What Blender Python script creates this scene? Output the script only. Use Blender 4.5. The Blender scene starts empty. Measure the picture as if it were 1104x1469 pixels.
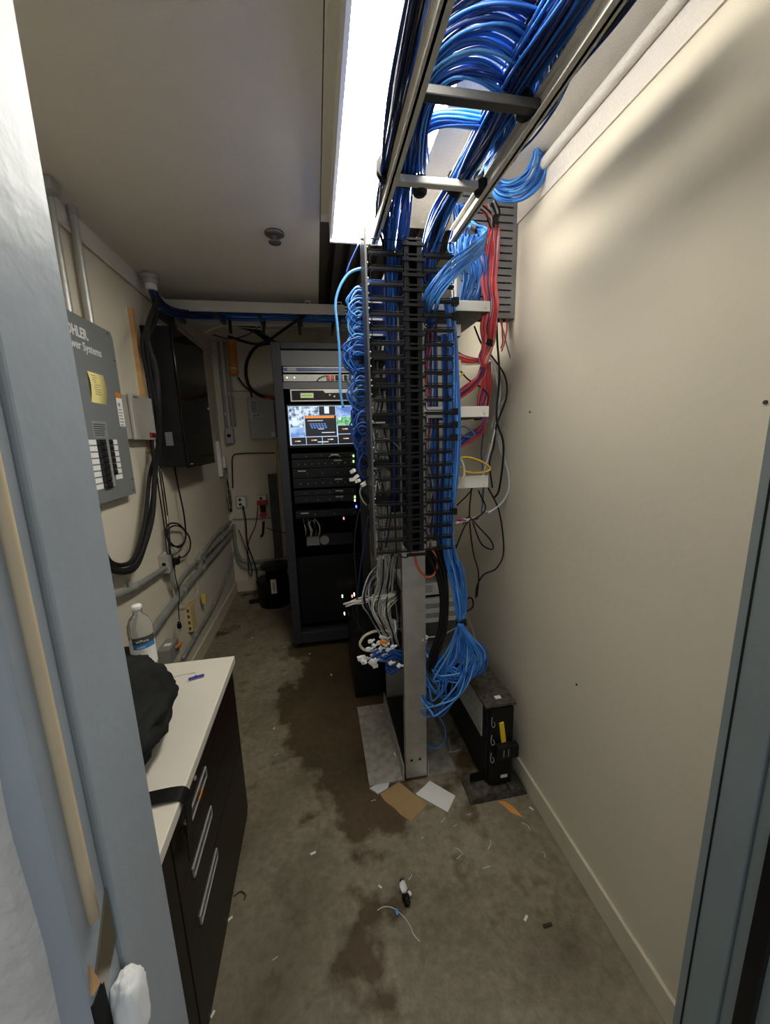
import bpy, math, random
from mathutils import Vector, Matrix, noise
random.seed(7)
R = random.uniform
# ------------------------------------------------------------------ camera
F_PX, CX, CY, CAM_H = 545.0, 552.0, 734.5, 1.6
cam_rows = Matrix(((0.98406403, 0.05948748, -0.16756857),
                   (-0.17574302, 0.18195616, -0.96747421),
                   (-0.02706247, 0.98150558, 0.18951102)))
COL = bpy.context.scene.collection
cd = bpy.data.cameras.new('camera'); cam = bpy.data.objects.new('camera', cd); COL.objects.link(cam)
M4 = cam_rows.to_4x4(); M4.translation = (0, 0, CAM_H); cam.matrix_world = M4
cd.sensor_fit = 'HORIZONTAL'; cd.sensor_width = 36; cd.lens = 36 * F_PX / 1104; cd.clip_start = .02
bpy.context.scene.camera = cam
# ------------------------------------------------------------------ world, exposure
w = bpy.data.worlds.new('world'); bpy.context.scene.world = w; w.use_nodes = True
bg = w.node_tree.nodes['Background']; bg.inputs[0].default_value = (.90, .95, 1, 1); bg.inputs[1].default_value = .45
vs = bpy.context.scene.view_settings
vs.view_transform = 'Standard'; vs.look = 'None'; vs.gamma = 1; vs.use_curve_mapping = False; vs.exposure = 0.0
LAMP = 27.0          # radiance of the fluorescent lens

def at(px, py, ax, val):
    """a point of the photograph turned into the world point at x, y or z = val"""
    d = cam_rows @ Vector((px - CX, CY - py, -F_PX)); o = Vector((0, 0, CAM_H))
    return o + d * ((val - o[ax]) / d[ax])

# ------------------------------------------------------------------ materials
def mat(name, col, rough=.6, metal=0, var=.12, scale=6, bump=0, bscale=60, col2=None, emit=None, es=1, coat=0, det=4, spec=None):
    m = bpy.data.materials.new(name); m.use_nodes = True
    nt = m.node_tree; b = nt.nodes['Principled BSDF']
    b.inputs['Roughness'].default_value = rough; b.inputs['Metallic'].default_value = metal
    if max(col) < .05 and spec is None: spec = .22
    if spec is not None: b.inputs['Specular IOR Level'].default_value = spec
    if coat: b.inputs['Coat Weight'].default_value = coat
    tc = nt.nodes.new('ShaderNodeTexCoord')
    n = nt.nodes.new('ShaderNodeTexNoise'); n.inputs['Scale'].default_value = scale; n.inputs['Detail'].default_value = det
    nt.links.new(tc.outputs['Object'], n.inputs['Vector'])
    r = nt.nodes.new('ShaderNodeValToRGB'); r.color_ramp.elements[0].position = .3; r.color_ramp.elements[1].position = .7
    c2 = col2 or tuple(min(1, c * (1 + var)) for c in col)
    c1 = col if col2 else tuple(c * (1 - var) for c in col)
    r.color_ramp.elements[0].color = (*c1, 1); r.color_ramp.elements[1].color = (*c2, 1)
    nt.links.new(n.outputs['Fac'], r.inputs['Fac']); nt.links.new(r.outputs['Color'], b.inputs['Base Color'])
    if bump:
        n2 = nt.nodes.new('ShaderNodeTexNoise'); n2.inputs['Scale'].default_value = bscale; n2.inputs['Detail'].default_value = 3
        bp = nt.nodes.new('ShaderNodeBump'); bp.inputs['Strength'].default_value = bump; bp.inputs['Distance'].default_value = .01
        nt.links.new(tc.outputs['Object'], n2.inputs['Vector']); nt.links.new(n2.outputs['Fac'], bp.inputs['Height'])
        nt.links.new(bp.outputs['Normal'], b.inputs['Normal'])
    if emit:
        b.inputs['Emission Color'].default_value = (*emit, 1); b.inputs['Emission Strength'].default_value = es
    return m
wallm = mat('wall_paint', (.70, .64, .51), .75, var=.035, scale=1.5, bump=.12, bscale=35)
ceilm = mat('ceiling_paint', (.74, .69, .60), .9, var=.03, scale=2, bump=.25, bscale=220)
basem = mat('baseboard_paint', (.66, .60, .47), .5, var=.06, scale=8)
def floor_mat():
    m = mat('stained_concrete', (.125, .105, .072), .62, bump=.25, bscale=90)
    nt = m.node_tree; b = nt.nodes['Principled BSDF']; tc = [n for n in nt.nodes if n.type == 'TEX_COORD'][0]
    def nz(sc, det=5):
        n = nt.nodes.new('ShaderNodeTexNoise'); n.inputs['Scale'].default_value = sc; n.inputs['Detail'].default_value = det
        nt.links.new(tc.outputs['Object'], n.inputs['Vector']); return n.outputs['Fac']
    def ramp(src, p0, c0, p1, c1):
        r = nt.nodes.new('ShaderNodeValToRGB'); r.color_ramp.elements[0].position = p0; r.color_ramp.elements[1].position = p1
        r.color_ramp.elements[0].color = (*c0, 1); r.color_ramp.elements[1].color = (*c1, 1); nt.links.new(src, r.inputs['Fac']); return r.outputs['Color']
    def mix(f, a, c, mode='MIX'):
        x = nt.nodes.new('ShaderNodeMix'); x.data_type = 'RGBA'; x.blend_type = mode
        if isinstance(f, float): x.inputs[0].default_value = f
        else: nt.links.new(f, x.inputs[0])
        nt.links.new(a, x.inputs[6]); nt.links.new(c, x.inputs[7]); return x.outputs[2]
    base = ramp(nz(2.6, 8), .33, (.20, .17, .11), .68, (.36, .32, .235))
    fine = ramp(nz(45, 6), .25, (.62, .6, .55), .75, (1.0, 1.0, 1.0))
    c = mix(1.0, base, fine, 'MULTIPLY')
    blot = ramp(nz(7, 4), .28, (.38, .33, .27), .47, (1, 1, 1)); c = mix(.55, c, blot, 'MULTIPLY')
    # brown worn stain down the walkway, with a ragged outline of its own
    mp = nt.nodes.new('ShaderNodeMapping'); mp.inputs['Location'].default_value = (-.12, -.62, 0); mp.inputs['Rotation'].default_value = (0, 0, math.radians(5)); mp.inputs['Scale'].default_value = (2.2, .88, 1)
    nt.links.new(tc.outputs['Object'], mp.inputs['Vector'])
    g = nt.nodes.new('ShaderNodeTexGradient'); g.gradient_type = 'SPHERICAL'; nt.links.new(mp.outputs['Vector'], g.inputs['Vector'])
    ma = nt.nodes.new('ShaderNodeMath'); ma.operation = 'MULTIPLY_ADD'; nt.links.new(nz(5, 6), ma.inputs[0]); ma.inputs[1].default_value = 1.5; nt.links.new(g.outputs['Fac'], ma.inputs[2])
    st = ramp(ma.outputs[0], .86, (0, 0, 0), 1.22, (1, 1, 1))
    bw = nt.nodes.new('ShaderNodeRGBToBW'); nt.links.new(st, bw.inputs[0])
    rgb = nt.nodes.new('ShaderNodeRGB'); rgb.outputs[0].default_value = (.34, .255, .17, 1)
    d = mix(1.0, c, rgb.outputs[0], 'MULTIPLY'); c = mix(bw.outputs[0], c, d)
    nt.links.new(c, b.inputs['Base Color']); return m
floorm = floor_mat()
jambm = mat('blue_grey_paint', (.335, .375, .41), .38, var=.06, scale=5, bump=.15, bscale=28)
jambr = mat('blue_grey_paint_shaded', (.20, .235, .24), .45, var=.06, scale=5, bump=.15, bscale=28)  # same frame paint, with the right jamb's shade put into a darker colour
plaster = mat('rough_plaster', (.66, .64, .60), .9, var=.1, scale=12, bump=.7, bscale=40)
beige = mat('beige_rubber', (.62, .50, .33), .7, var=.08, scale=10)
darkvoid = mat('dark_void', (.01, .01, .01), .9)
wood = mat('raw_wood', (.55, .33, .14), .7, var=.2, scale=14)
whitemetal = mat('white_enamel', (.80, .79, .74), .4, var=.02)
lens = mat('lens_plastic', (.9, .9, .9), .5, emit=(1, .95, .84), es=LAMP)
alu = mat('aluminium', (.47, .45, .41), .45, .75, var=.1, scale=20)
alu_d = mat('dusty_aluminium', (.42, .40, .35), .7, .3, var=.25, scale=30, bump=.2, bscale=80)
greymetal = mat('grey_enamel', (.40, .41, .40), .45, .2, var=.05)
slotgrey = mat('slotted_grey', (.20, .20, .205), .55, .2, var=.06)
rackgrey = mat('dark_rail', (.10, .10, .105), .4, .6, var=.1)
rail_l = mat('ladder_paint', (.50, .48, .42), .6, .1, var=.05)
rail_d = mat('ladder_dark', (.05, .05, .05), .45, .4, var=.1)
black = mat('black_plastic', (.007, .007, .008), .38, var=.2)
blackm = mat('black_metal', (.012, .012, .014), .45, .1, var=.2, scale=15)
blackf = mat('black_fabric', (.016, .017, .017), .9, var=.35, scale=9, bump=.4, bscale=25)
dusty = mat('dusty_black', (.035, .032, .028), .8, var=.2, scale=40, col2=(.12, .105, .085), det=8)
galv = mat('galvanised_steel', (.50, .50, .47), .42, .5, var=.1, scale=12)
galv_p = mat('painted_conduit', (.30, .31, .29), .5, .3, var=.12, scale=9)
panelg = mat('panel_grey', (.205, .222, .225), .5, .1, var=.03)
boxg = mat('box_light_grey', (.46, .45, .40), .5, .1, var=.04)
yellowp = mat('yellow_paper', (.86, .74, .28), .8, var=.04)
white = mat('white_plastic', (.82, .82, .80), .5, var=.03)
paper = mat('white_paper', (.85, .85, .83), .8, var=.02)
cardb = mat('brown_cardboard', (.40, .26, .12), .85, var=.06, scale=20)
orange = mat('orange_paint', (.72, .24, .04), .55, var=.1)
orange2 = mat('orange_peel', (.80, .34, .09), .7, var=.15)
yell = mat('yellow_plastic', (.90, .62, .02), .5, var=.03)
red = mat('red_plastic', (.50, .02, .02), .45, var=.1)
counterm = mat('cream_laminate', (.78, .74, .64), .35, var=.02)
espresso = mat('espresso_laminate', (.010, .006, .005), .38, var=.3, scale=3)
ink = mat('dark_ink', (.05, .05, .05), .7)
greyink = mat('grey_ink', (.3, .3, .32), .7)
bluep = mat('blue_pen_plastic', (.03, .04, .45), .4)
deckm = mat('steel_deck', (.10, .085, .075), .8, .1, var=.15)
C_BLUE = [mat('blue_jacket_%s' % n, c, .38, var=.06, scale=3) for n, c in (('bright', (.035, .20, .62)), ('mid', (.02, .12, .48)), ('deep', (.012, .055, .28)), ('sky', (.12, .38, .80)))]
C_DARK = [mat('navy_jacket', (.008, .014, .07), .4), mat('black_jacket', (.012, .012, .013), .42)]
C_BLK = [mat('cord_black', (.010, .010, .010), .42)]
C_RED = [mat('red_jacket', (.62, .04, .035), .42), mat('pink_jacket', (.80, .16, .18), .42)]
C_WHT = [mat('white_jacket', (.66, .68, .70), .45), mat('grey_jacket', (.34, .34, .33), .5), mat('cream_jacket', (.62, .58, .44), .5)]
C_YEL = [mat('yellow_jacket', (.80, .50, .03), .45)]
C_PUR = [mat('violet_jacket', (.06, .04, .22), .45)]
C_OR = [mat('coral_jacket', (.78, .14, .08), .45)]
led_g = mat('led_green', (.1, .8, .1), emit=(.3, 1, .2), es=4)
led_w = mat('led_white', (.8, .8, .7), emit=(1, 1, .75), es=3)
led_b = mat('led_blue', (.1, .1, .9), emit=(.05, .1, 1), es=7)
led_r = mat('led_red', (.8, .1, .1), emit=(1, .3, .3), es=2)
def glass_mat():
    m = bpy.data.materials.new('clear_pet'); m.use_nodes = True; b = m.node_tree.nodes['Principled BSDF']
    b.inputs['Base Color'].default_value = (.93, .95, .95, 1); b.inputs['Transmission Weight'].default_value = .92; b.inputs['Roughness'].default_value = .06; b.inputs['IOR'].default_value = 1.12
    tc = m.node_tree.nodes.new('ShaderNodeTexCoord'); n = m.node_tree.nodes.new('ShaderNodeTexNoise'); n.inputs['Scale'].default_value = 40
    bp = m.node_tree.nodes.new('ShaderNodeBump'); bp.inputs['Strength'].default_value = .15; bp.inputs['Distance'].default_value = .005
    m.node_tree.links.new(tc.outputs['Object'], n.inputs['Vector']); m.node_tree.links.new(n.outputs['Fac'], bp.inputs['Height']); m.node_tree.links.new(bp.outputs['Normal'], b.inputs['Normal'])
    return m
petm = glass_mat()

# ------------------------------------------------------------------ mesh helpers
def smooth_path(pts, seg=6):
    P = [Vector(p) for p in pts]
    if len(P) < 3: return P
    Q = [P[0] * 2 - P[1]] + P + [P[-1] * 2 - P[-2]]
    out = []
    for i in range(1, len(Q) - 2):
        a, b, c, d = Q[i - 1:i + 3]
        for k in range(seg):
            t = k / seg
            out.append(.5 * ((2 * b) + (c - a) * t + (2 * a - 5 * b + 4 * c - d) * t * t + (3 * b - a - 3 * c + d) * t ** 3))
    out.append(P[-1]); return out
class MB:
    def __init__(s): s.v = []; s.f = []; s.sm = []
    def add(s, vs_, fs, smooth=False):
        n = len(s.v); s.v += [Vector(v) for v in vs_]; s.f += [tuple(i + n for i in f) for f in fs]; s.sm += [smooth] * len(fs); return s
    def box(s, x0, x1, y0, y1, z0, z1, rz=0, c=None, ry=0, rx=0):
        V = [Vector((x, y, z)) for z in (z0, z1) for y in (y0, y1) for x in (x0, x1)]
        if rz or ry or rx:
            c = Vector(c) if c else sum(V, Vector()) / 8
            m = Matrix.Rotation(rz, 3, 'Z') @ Matrix.Rotation(ry, 3, 'Y') @ Matrix.Rotation(rx, 3, 'X')
            V = [c + m @ (v - c) for v in V]
        return s.add(V, [(0, 2, 3, 1), (4, 5, 7, 6), (0, 1, 5, 4), (2, 6, 7, 3), (0, 4, 6, 2), (1, 3, 7, 5)])
    def tube(s, pts, r, n=6, seg=6, smooth=True, caps=True):
        P = smooth_path(pts, seg) if smooth else [Vector(p) for p in pts]
        rs = r if callable(r) else (lambda t: r)
        t0 = (P[1] - P[0]).normalized(); up = Vector((0, 0, 1)) if abs(t0.z) < .9 else Vector((1, 0, 0))
        nrm = t0.cross(up).normalized(); V = []; k = len(P)
        for i, p in enumerate(P):
            t = (P[min(i + 1, k - 1)] - P[max(i - 1, 0)])
            if t.length < 1e-9: t = t0
            t.normalize(); nrm = nrm - t * nrm.dot(t)
            if nrm.length < 1e-6: nrm = t.orthogonal()
            nrm.normalize(); b = t.cross(nrm); rr = rs(i / (k - 1))
            V += [p + (nrm * math.cos(a) + b * math.sin(a)) * rr for a in (2 * math.pi * j / n for j in range(n))]
        fs = [(i * n + j, i * n + (j + 1) % n, (i + 1) * n + (j + 1) % n, (i + 1) * n + j) for i in range(k - 1) for j in range(n)]
        if caps: fs += [tuple(range(n))[::-1], tuple((k - 1) * n + j for j in range(n))]
        return s.add(V, fs, True)
    def cyl(s, p0, p1, r, n=16, r1=None):
        r1 = r if r1 is None else r1
        P0, P1 = Vector(p0), Vector(p1); t = (P1 - P0).normalized(); a = t.orthogonal().normalized(); b = t.cross(a)
        V = [P + (a * math.cos(q) + b * math.sin(q)) * rr for P, rr in ((P0, r), (P1, r1)) for q in (2 * math.pi * j / n for j in range(n))]
        s.add(V, [(j, (j + 1) % n, n + (j + 1) % n, n + j) for j in range(n)], n > 7)
        return s.add(V, [tuple(range(n))[::-1], tuple(range(n, 2 * n))])
    def lathe(s, c, prof, n=24):
        c = Vector(c); V = [c + Vector((r * math.cos(a), r * math.sin(a), z)) for r, z in prof for a in (2 * math.pi * j / n for j in range(n))]
        k = len(prof)
        return s.add(V, [(i * n + j, i * n + (j + 1) % n, (i + 1) * n + (j + 1) % n, (i + 1) * n + j) for i in range(k - 1) for j in range(n)] + [tuple(range(n))[::-1], tuple((k - 1) * n + j for j in range(n))], True)
    def prism(s, poly, d):
        """poly: list of points; d: extrusion vector"""
        n = len(poly); d = Vector(d); V = [Vector(p) for p in poly] + [Vector(p) + d for p in poly]
        return s.add(V, [tuple(range(n))[::-1], tuple(range(n, 2 * n))] + [(j, (j + 1) % n, n + (j + 1) % n, n + j) for j in range(n)])
    def build(s, name, m, parent=None, bevel=0, root=None, solid=0):
        if parent is not None: o0 = Vector(parent['w'])
        elif root is not None: o0 = Vector(root)
        else:
            xs = [v.x for v in s.v]; ys = [v.y for v in s.v]
            o0 = Vector(((min(xs) + max(xs)) / 2, (min(ys) + max(ys)) / 2, min(v.z for v in s.v)))
        me = bpy.data.meshes.new(name); me.from_pydata([v - o0 for v in s.v], [], s.f); me.update()
        for p, q in zip(me.polygons, s.sm): p.use_smooth = q
        me.materials.append(m)
        o = bpy.data.objects.new(name, me); COL.objects.link(o)
        if parent is not None: o.parent = parent
        else: o.location = o0
        o['w'] = tuple(o0)
        if bevel:
            b = o.modifiers.new('bevel', 'BEVEL'); b.width = bevel; b.segments = 2; b.limit_method = 'ANGLE'
        return o
def tag(o, label, cat, group=None):
    o['label'] = label; o['category'] = cat
    if group: o['group'] = group
    return o
def thing(name, loc, label, cat, group=None):
    o = bpy.data.objects.new(name, None); COL.objects.link(o); o.location = loc; o['w'] = tuple(loc); o.empty_display_size = .05
    return tag(o, label, cat, group)
def struct(name, mb, m, bevel=0, parent=None):
    o = mb.build(name, m, parent, bevel=bevel)
    if parent is None: o['kind'] = 'structure'
    return o
def B(*a, **k): return MB().box(*a, **k)
TOY = Matrix(((1, 0, 0), (0, 0, -1), (0, 1, 0)))     # lettering read by someone looking along +y
TOX = Matrix(((0, 0, 1), (1, 0, 0), (0, 1, 0)))      # lettering on the left wall, facing +x
def text(s, size, loc, m, parent, name='lettering', rot=TOY, bold=0, ext=.0004, xs=1):
    cu = bpy.data.curves.new('t', 'FONT'); cu.body = s; cu.size = size; cu.extrude = ext; cu.offset = bold; cu.resolution_u = 2
    t = bpy.data.objects.new('t', cu); COL.objects.link(t)
    dg = bpy.context.evaluated_depsgraph_get(); me0 = t.evaluated_get(dg).to_mesh()
    vs_ = [Vector(loc) + rot @ Vector((v.co.x * xs, v.co.y, v.co.z)) for v in me0.vertices]; fs = [tuple(p.vertices) for p in me0.polygons]
    bpy.data.objects.remove(t)
    b = MB(); b.add(vs_, fs); return b.build(name, m, parent)
def rrect(x0, x1, z0, z1, y, r, n=3):
    pts = []
    for cx, cz, a0 in ((x1 - r, z1 - r, 0), (x0 + r, z1 - r, 90), (x0 + r, z0 + r, 180), (x1 - r, z0 + r, 270)):
        for k in range(n + 1):
            a = math.radians(a0 + 90 * k / n); pts.append(Vector((cx + r * math.cos(a), y, cz + r * math.sin(a))))
    return pts
def ring(b, loop, r, n=5):
    """closed tube along a loop"""
    k = len(loop); V = []
    for i, p in enumerate(loop):
        t = (loop[(i + 1) % k] - loop[i - 1]).normalized(); a = Vector((0, 1, 0)); c = t.cross(a)
        V += [p + (a * math.cos(q) + c * math.sin(q)) * r for q in (2 * math.pi * j / n for j in range(n))]
    b.add(V, [(i * n + j, i * n + (j + 1) % n, ((i + 1) % k) * n + (j + 1) % n, ((i + 1) % k) * n + j) for i in range(k) for j in range(n)], True)
def bundle(name, pts, n, rad, mats, label, cat='cables', r=.0034, spread=None, ties=(), wob=.0, sides=5, seg=5, part='cable', group=None, tierad=None):
    """a tied run of cables: n single cables along one path, each with its own lie"""
    pts = [Vector(p) for p in pts]
    root = thing(name, tuple(pts[0]), label, cat, group)
    spread = spread or [1] * len(pts)
    for i in range(n):
        a = i * 2.39996; q = math.sqrt((i + .5) / n) * rad
        P = []
        for k, p in enumerate(pts):
            t = (pts[min(k + 1, len(pts) - 1)] - pts[max(k - 1, 0)]).normalized()
            u = t.cross(Vector((0, 0, 1))) if abs(t.z) < .85 else t.cross(Vector((0, 1, 0)))
            u.normalize(); v = t.cross(u)
            aa = a + .35 * k * R(-.5, .5)
            P.append(p + (u * math.cos(aa) + v * math.sin(aa)) * q * spread[k] + Vector((R(-1, 1), R(-1, 1), R(-1, 1))) * wob * spread[k])
        MB().tube(P, r, sides, seg).build(part, mats[(i * 7 + i // 3) % len(mats)], root)
    for k in ties:
        p = pts[k]; t = (pts[min(k + 1, len(pts) - 1)] - pts[max(k - 1, 0)]).normalized()
        MB().cyl(p - t * .011, p + t * .011, (tierad or rad * spread[k] * 1.12) + .003, 12).build('tie', C_BLK[0], root)
    return root
def strand(name, pts, r, m, label, cat='cable', group=None, n=6, seg=6):
    return tag(MB().tube(pts, r, n, seg).build(name, m), label, cat, group)

# ================================================================== THE ROOM
XL, XR, YF, YB, ZC = -.95, .86, .46, 4.15, 2.56
JL, JR = -.237, .648
struct('floor', B(-1.6, 1.6, -1.2, 4.35, -.1, 0), floorm)
struct('wall_left', B(XL - .12, XL, .2, YB + .12, 0, 2.9), wallm)
struct('wall_right', B(XR, XR + .12, .2, YB + .12, 0, 2.9), wallm)
struct('wall_back', B(XL, XR, YB, YB + .12, 0, 2.9), wallm)
fw = MB(); fw.box(XL - .6, JL - .06, .315, YF, 0, 2.9); fw.box(JR + .06, XR + .6, .315, YF, 0, 2.9); fw.box(JL - .06, JR + .06, .315, YF, 2.33, 2.9)
struct('wall_front', fw, plaster)
cl = MB(); cl.box(XL, .075, YF, YB, ZC, ZC + .03); cl.box(.078, XR, YF, 1.93, ZC, ZC + .03); cl.box(.06, .075, YF, YB, ZC + .03, 2.88)
struct('ceiling', cl, ceilm)
dk = MB()
for k in range(9):
    x = .09 + k * .09
    dk.box(x, x + .045, 1.93, YB, 2.72, 2.76); dk.box(x + .045, x + .09, 1.93, YB, 2.76, 2.80)
dk.box(.075, XR, YF, YB, 2.80, 2.88); dk.box(.075, XR, 1.915, 1.93, 2.59, 2.8)
struct('trim_1', dk, deckm)['label'] = 'dark corrugated steel deck above the open end of the ceiling'
struct('baseboard_right', B(XR - .012, XR, YF, YB, 0, .10), basem, .003)
struct('baseboard_left', B(XL, XL + .012, YF, YB, 0, .115), basem, .003)
struct('baseboard_back', B(XL + .012, XR - .012, YB - .012, YB, 0, .13), basem, .003)
struct('trim_2', MB().cyl((XR - .018, YF, 2.53), (XR - .018, YB, 2.53), .017, 14).box(XR - .006, XR, YF, YB, 2.44, 2.56), ceilm)['label'] = 'cream painted pipe run along the top of the right wall'
struct('trim_3', MB().box(XL, XL + .008, YF, YB, 2.47, 2.56).cyl((XL + .012, YF, 2.47), (XL + .012, YB, 2.47), .007, 8), ceilm)['label'] = 'narrow painted strip along the top of the left wall'
# door frame (steel, blue-grey): stop, rebate and casing on each side, head above
door = thing('door_1', (.2, .36, 0), '', 'x'); del door['category']; del door['label']; door['kind'] = 'structure'
def jamb(sx, x, m, ys, yo):
    b = MB()
    xo = x + sx * .006
    def bx(xa, xb, y0, y1): b.box(min(xa, xb), max(xa, xb), y0, y1, 0, 2.33)
    bx(x, x + sx * .06, ys, .461)
    bx(xo, x + sx * .06, yo, ys)
    return b.build('jamb', m, door, bevel=.003)
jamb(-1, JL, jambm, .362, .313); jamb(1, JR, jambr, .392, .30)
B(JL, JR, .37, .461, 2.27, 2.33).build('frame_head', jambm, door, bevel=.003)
B(JR - .0012, JR, .443, .446, 0, 2.27).build('groove', darkvoid, door)
B(JR - .004, JR + .007, .345, .368, 0, 2.27).build('seal', black, door)
MB().tube([(JL - .003, .335, 1.15), (JL - .003, .335, 1.5), (JL - .003, .335, 2.27)], .0055, 10).build('weatherstrip', beige, door)
# plaster edge broken along the casing
pe = MB(); NP = 90; V_ = []
for k in range(NP + 1):
    z = .05 + k * .025; e = .010 * noise.noise(Vector((z * 9, 1, 2))) + .004 * noise.noise(Vector((z * 40, 4, 2)))
    for x, y in ((-.268 + e, .3135), (-.272 + e, .303), (-.30, .300 + .004 * noise.noise(Vector((z * 6, 0, 0)))), (-.36, .3 + .003 * noise.noise(Vector((z * 5, 7, 0)))), (-.45, .3)): V_.append((x, y, z))
pe.add(V_, [(k * 5 + j, k * 5 + j + 1, k * 5 + j + 6, k * 5 + j + 5) for k in range(NP) for j in range(4)], True)
pe.build('plaster_edge', plaster, door)
# strike plate, hole and splintered wood at lock height
sp = thing('strike_plate', tuple(at(140, 1400, 0, JL - .012)), 'shiny metal strike plate at the lower left door frame with a dark hole', 'hardware')
MB().prism([(JL - .008, .360, 1.150), (JL - .008, .325, 1.095), (JL - .008, .332, 1.062), (JL - .008, .360, 1.085)], (.004, 0, 0)).build('plate', mat('worn_steel', (.35, .32, .24), .3, .9), sp)
B(JL - .008, JL - .004, .314, .332, 1.00, 1.075).build('latch_hole', darkvoid, sp)
MB().prism([(JL - .007, .316, 1.085), (JL - .007, .328, 1.08), (JL - .007, .321, 1.115)], (.003, 0, 0)).build('wood_splinter', wood, sp)

def blob(c, rx, ry, rz, amp, freq, seed, nu=36, nv=24, p=1.0, shape=None):
    b = MB(); c = Vector(c); V = []
    for i in range(nv + 1):
        th = math.pi * i / nv
        for j in range(nu):
            ph = 2 * math.pi * j / nu
            d = Vector((math.sin(th) * math.cos(ph), math.sin(th) * math.sin(ph), math.cos(th)))
            q = Vector([math.copysign(abs(k) ** p, k) for k in d])
            f = 1 + amp * noise.fractal(d * freq + Vector((seed, seed * 2, 3)), .8, 2, 4)
            f -= amp * .7 * abs(noise.noise(d * freq * 1.3 + Vector((9, seed, 1))))
            v = Vector((q.x * rx, q.y * ry, q.z * rz)) * f
            if shape: v = shape(v)
            V.append(c + v)
    fs = [(i * nu + j, (i + 1) * nu + j, (i + 1) * nu + (j + 1) % nu, i * nu + (j + 1) % nu) for i in range(nv) for j in range(nu)]
    return b.add(V, fs, True)
wd = at(188, 1440, 1, .345)
tag(blob(wd, .014, .016, .044, .12, 1.6, 4, p=.7).build('crumpled_paper', paper), 'blurry white paper wad stuffed beside the lock of the left door frame', 'paper')

# ================================================================== CEILING LIGHT
cl = thing('ceiling_light', (.26, 1.24, 2.56), 'long bright fluorescent ceiling light above the cable ladder', 'light')
L0, L1, LX0, LX1 = .56, 1.875, .112, .412
B(LX0, LX1, L0, L1, 2.53, 2.56).build('housing', whitemetal, cl)
lp = [(LX0 + .012, 2.53), (LX0 + .012, 2.475), (LX0 + .05, 2.455), (LX1 - .05, 2.455), (LX1 - .006, 2.485), (LX1 - .002, 2.53)]
MB().prism([(x, L0 + .012, z) for x, z in lp], (0, L1 - L0 - .024, 0)).build('diffuser', lens, cl)
for y0, y1 in ((L0, L0 + .012), (L1 - .012, L1)):
    B(LX0, LX1, y0, y1, 2.452, 2.53).build('end_cap', whitemetal, cl)
B(LX0, LX0 + .012, L0 + .012, L1 - .012, 2.462, 2.53).build('side_rail', whitemetal, cl)
B(LX1 - .004, LX1, L0 + .012, L1 - .012, 2.492, 2.53).build('side_rail', whitemetal, cl)  # added strip, holds back light from the diffuser's right side
dark_chrome = mat('dark_chrome', (.22, .21, .20), .3, .7)
sd = thing('sprinkler_head', (-.134, 2.05, 2.56), 'small chrome sprinkler head on the ceiling', 'sprinkler')
MB().lathe((-.134, 2.05, 2.545), [(.045, .015), (.045, .006), (.03, 0), (.012, 0)], 20).build('escutcheon', dark_chrome, sd)
MB().cyl((-.134, 2.05, 2.522), (-.134, 2.05, 2.548), .014, 12).build('body', dark_chrome, sd)
MB().lathe((-.134, 2.05, 2.512), [(.004, 0), (.028, .004), (.03, .008), (.012, .014)], 20).build('deflector', dark_chrome, sd)

# ================================================================== OVERHEAD LADDER
LZ = 2.285; lx0, lx1 = .243, .532
ld = thing('cable_ladder', (.39, 1.0, LZ), 'overhead metal cable ladder running from the doorway to the rack top', 'cable tray')
for x, yend, s in ((lx0, 1.50, 1), (lx1, 1.45, -1)):
    b = MB(); b.box(x - .006, x + .006, .475, yend, LZ, LZ + .042)
    b.box(min(x, x + s * .018), max(x, x + s * .018), .475, yend, LZ, LZ + .004); b.box(min(x, x + s * .018), max(x, x + s * .018), .475, yend, LZ + .038, LZ + .042)
    b.build('side_rail', rail_l, ld)
for k, y in enumerate((1.187, .913, .62)):
    B(lx0 + .006, lx1 - .006, y - .012, y + .012, LZ + .012, LZ + .032).build('rung', rail_l if k == 0 else rail_d, ld, bevel=.003)
MB().tube([(lx0 + .02, .96, LZ + .05), (.37, .93, LZ + .03), (lx1 - .02, .92, LZ + .02)], .004, 6).build('hook_wire', rail_d, ld)

# ================================================================== TWO-POST RACK
rk = thing('two_post_rack', (.36, 1.77, 0), 'bare aluminium two post relay rack seen from its side, bolted to the floor', 'rack')
for y0, nm in ((1.49, 'post'), (1.975, 'post')):
    b = MB(); b.box(.325, .425, y0, y0 + .006, .02, 2.24); b.box(.325, .331, y0 + .006, y0 + .035, .02, 2.24); b.box(.419, .425, y0 + .006, y0 + .035, .02, 2.24)
    p = b.build('post', alu, rk)
    if y0 < 1.6:
        h = MB()
        for x in (.352, .392):
            for z in (.115, 1.135): h.cyl((x, y0 - .0015, z), (x, y0 + .001, z), .006, 10)
        h.build('bolt_hole', darkvoid, p)
B(.315, .435, 1.49, 2.01, 2.24, 2.262).build('top_bar', alu, rk)
for xa, xb, xv in ((.15, .318, .312), (.432, .575, .432)):
    b = MB(); b.box(xa, xb, 1.50, 2.04, .001, .009); b.box(xv, xv + .006, 1.50, 2.04, .009, .085)
    b.build('base_angle', alu_d, rk)
h = MB()
for x, y in ((.19, 1.58), (.19, 1.96), (.53, 1.58), (.53, 1.96)): h.cyl((x, y, .009), (x, y, .0125), .009, 6)
h.build('anchor_bolt', alu, rk)
B(.322, .428, 1.53, 1.965, .085, .10).build('cross_brace', blackm, rk)

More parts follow.
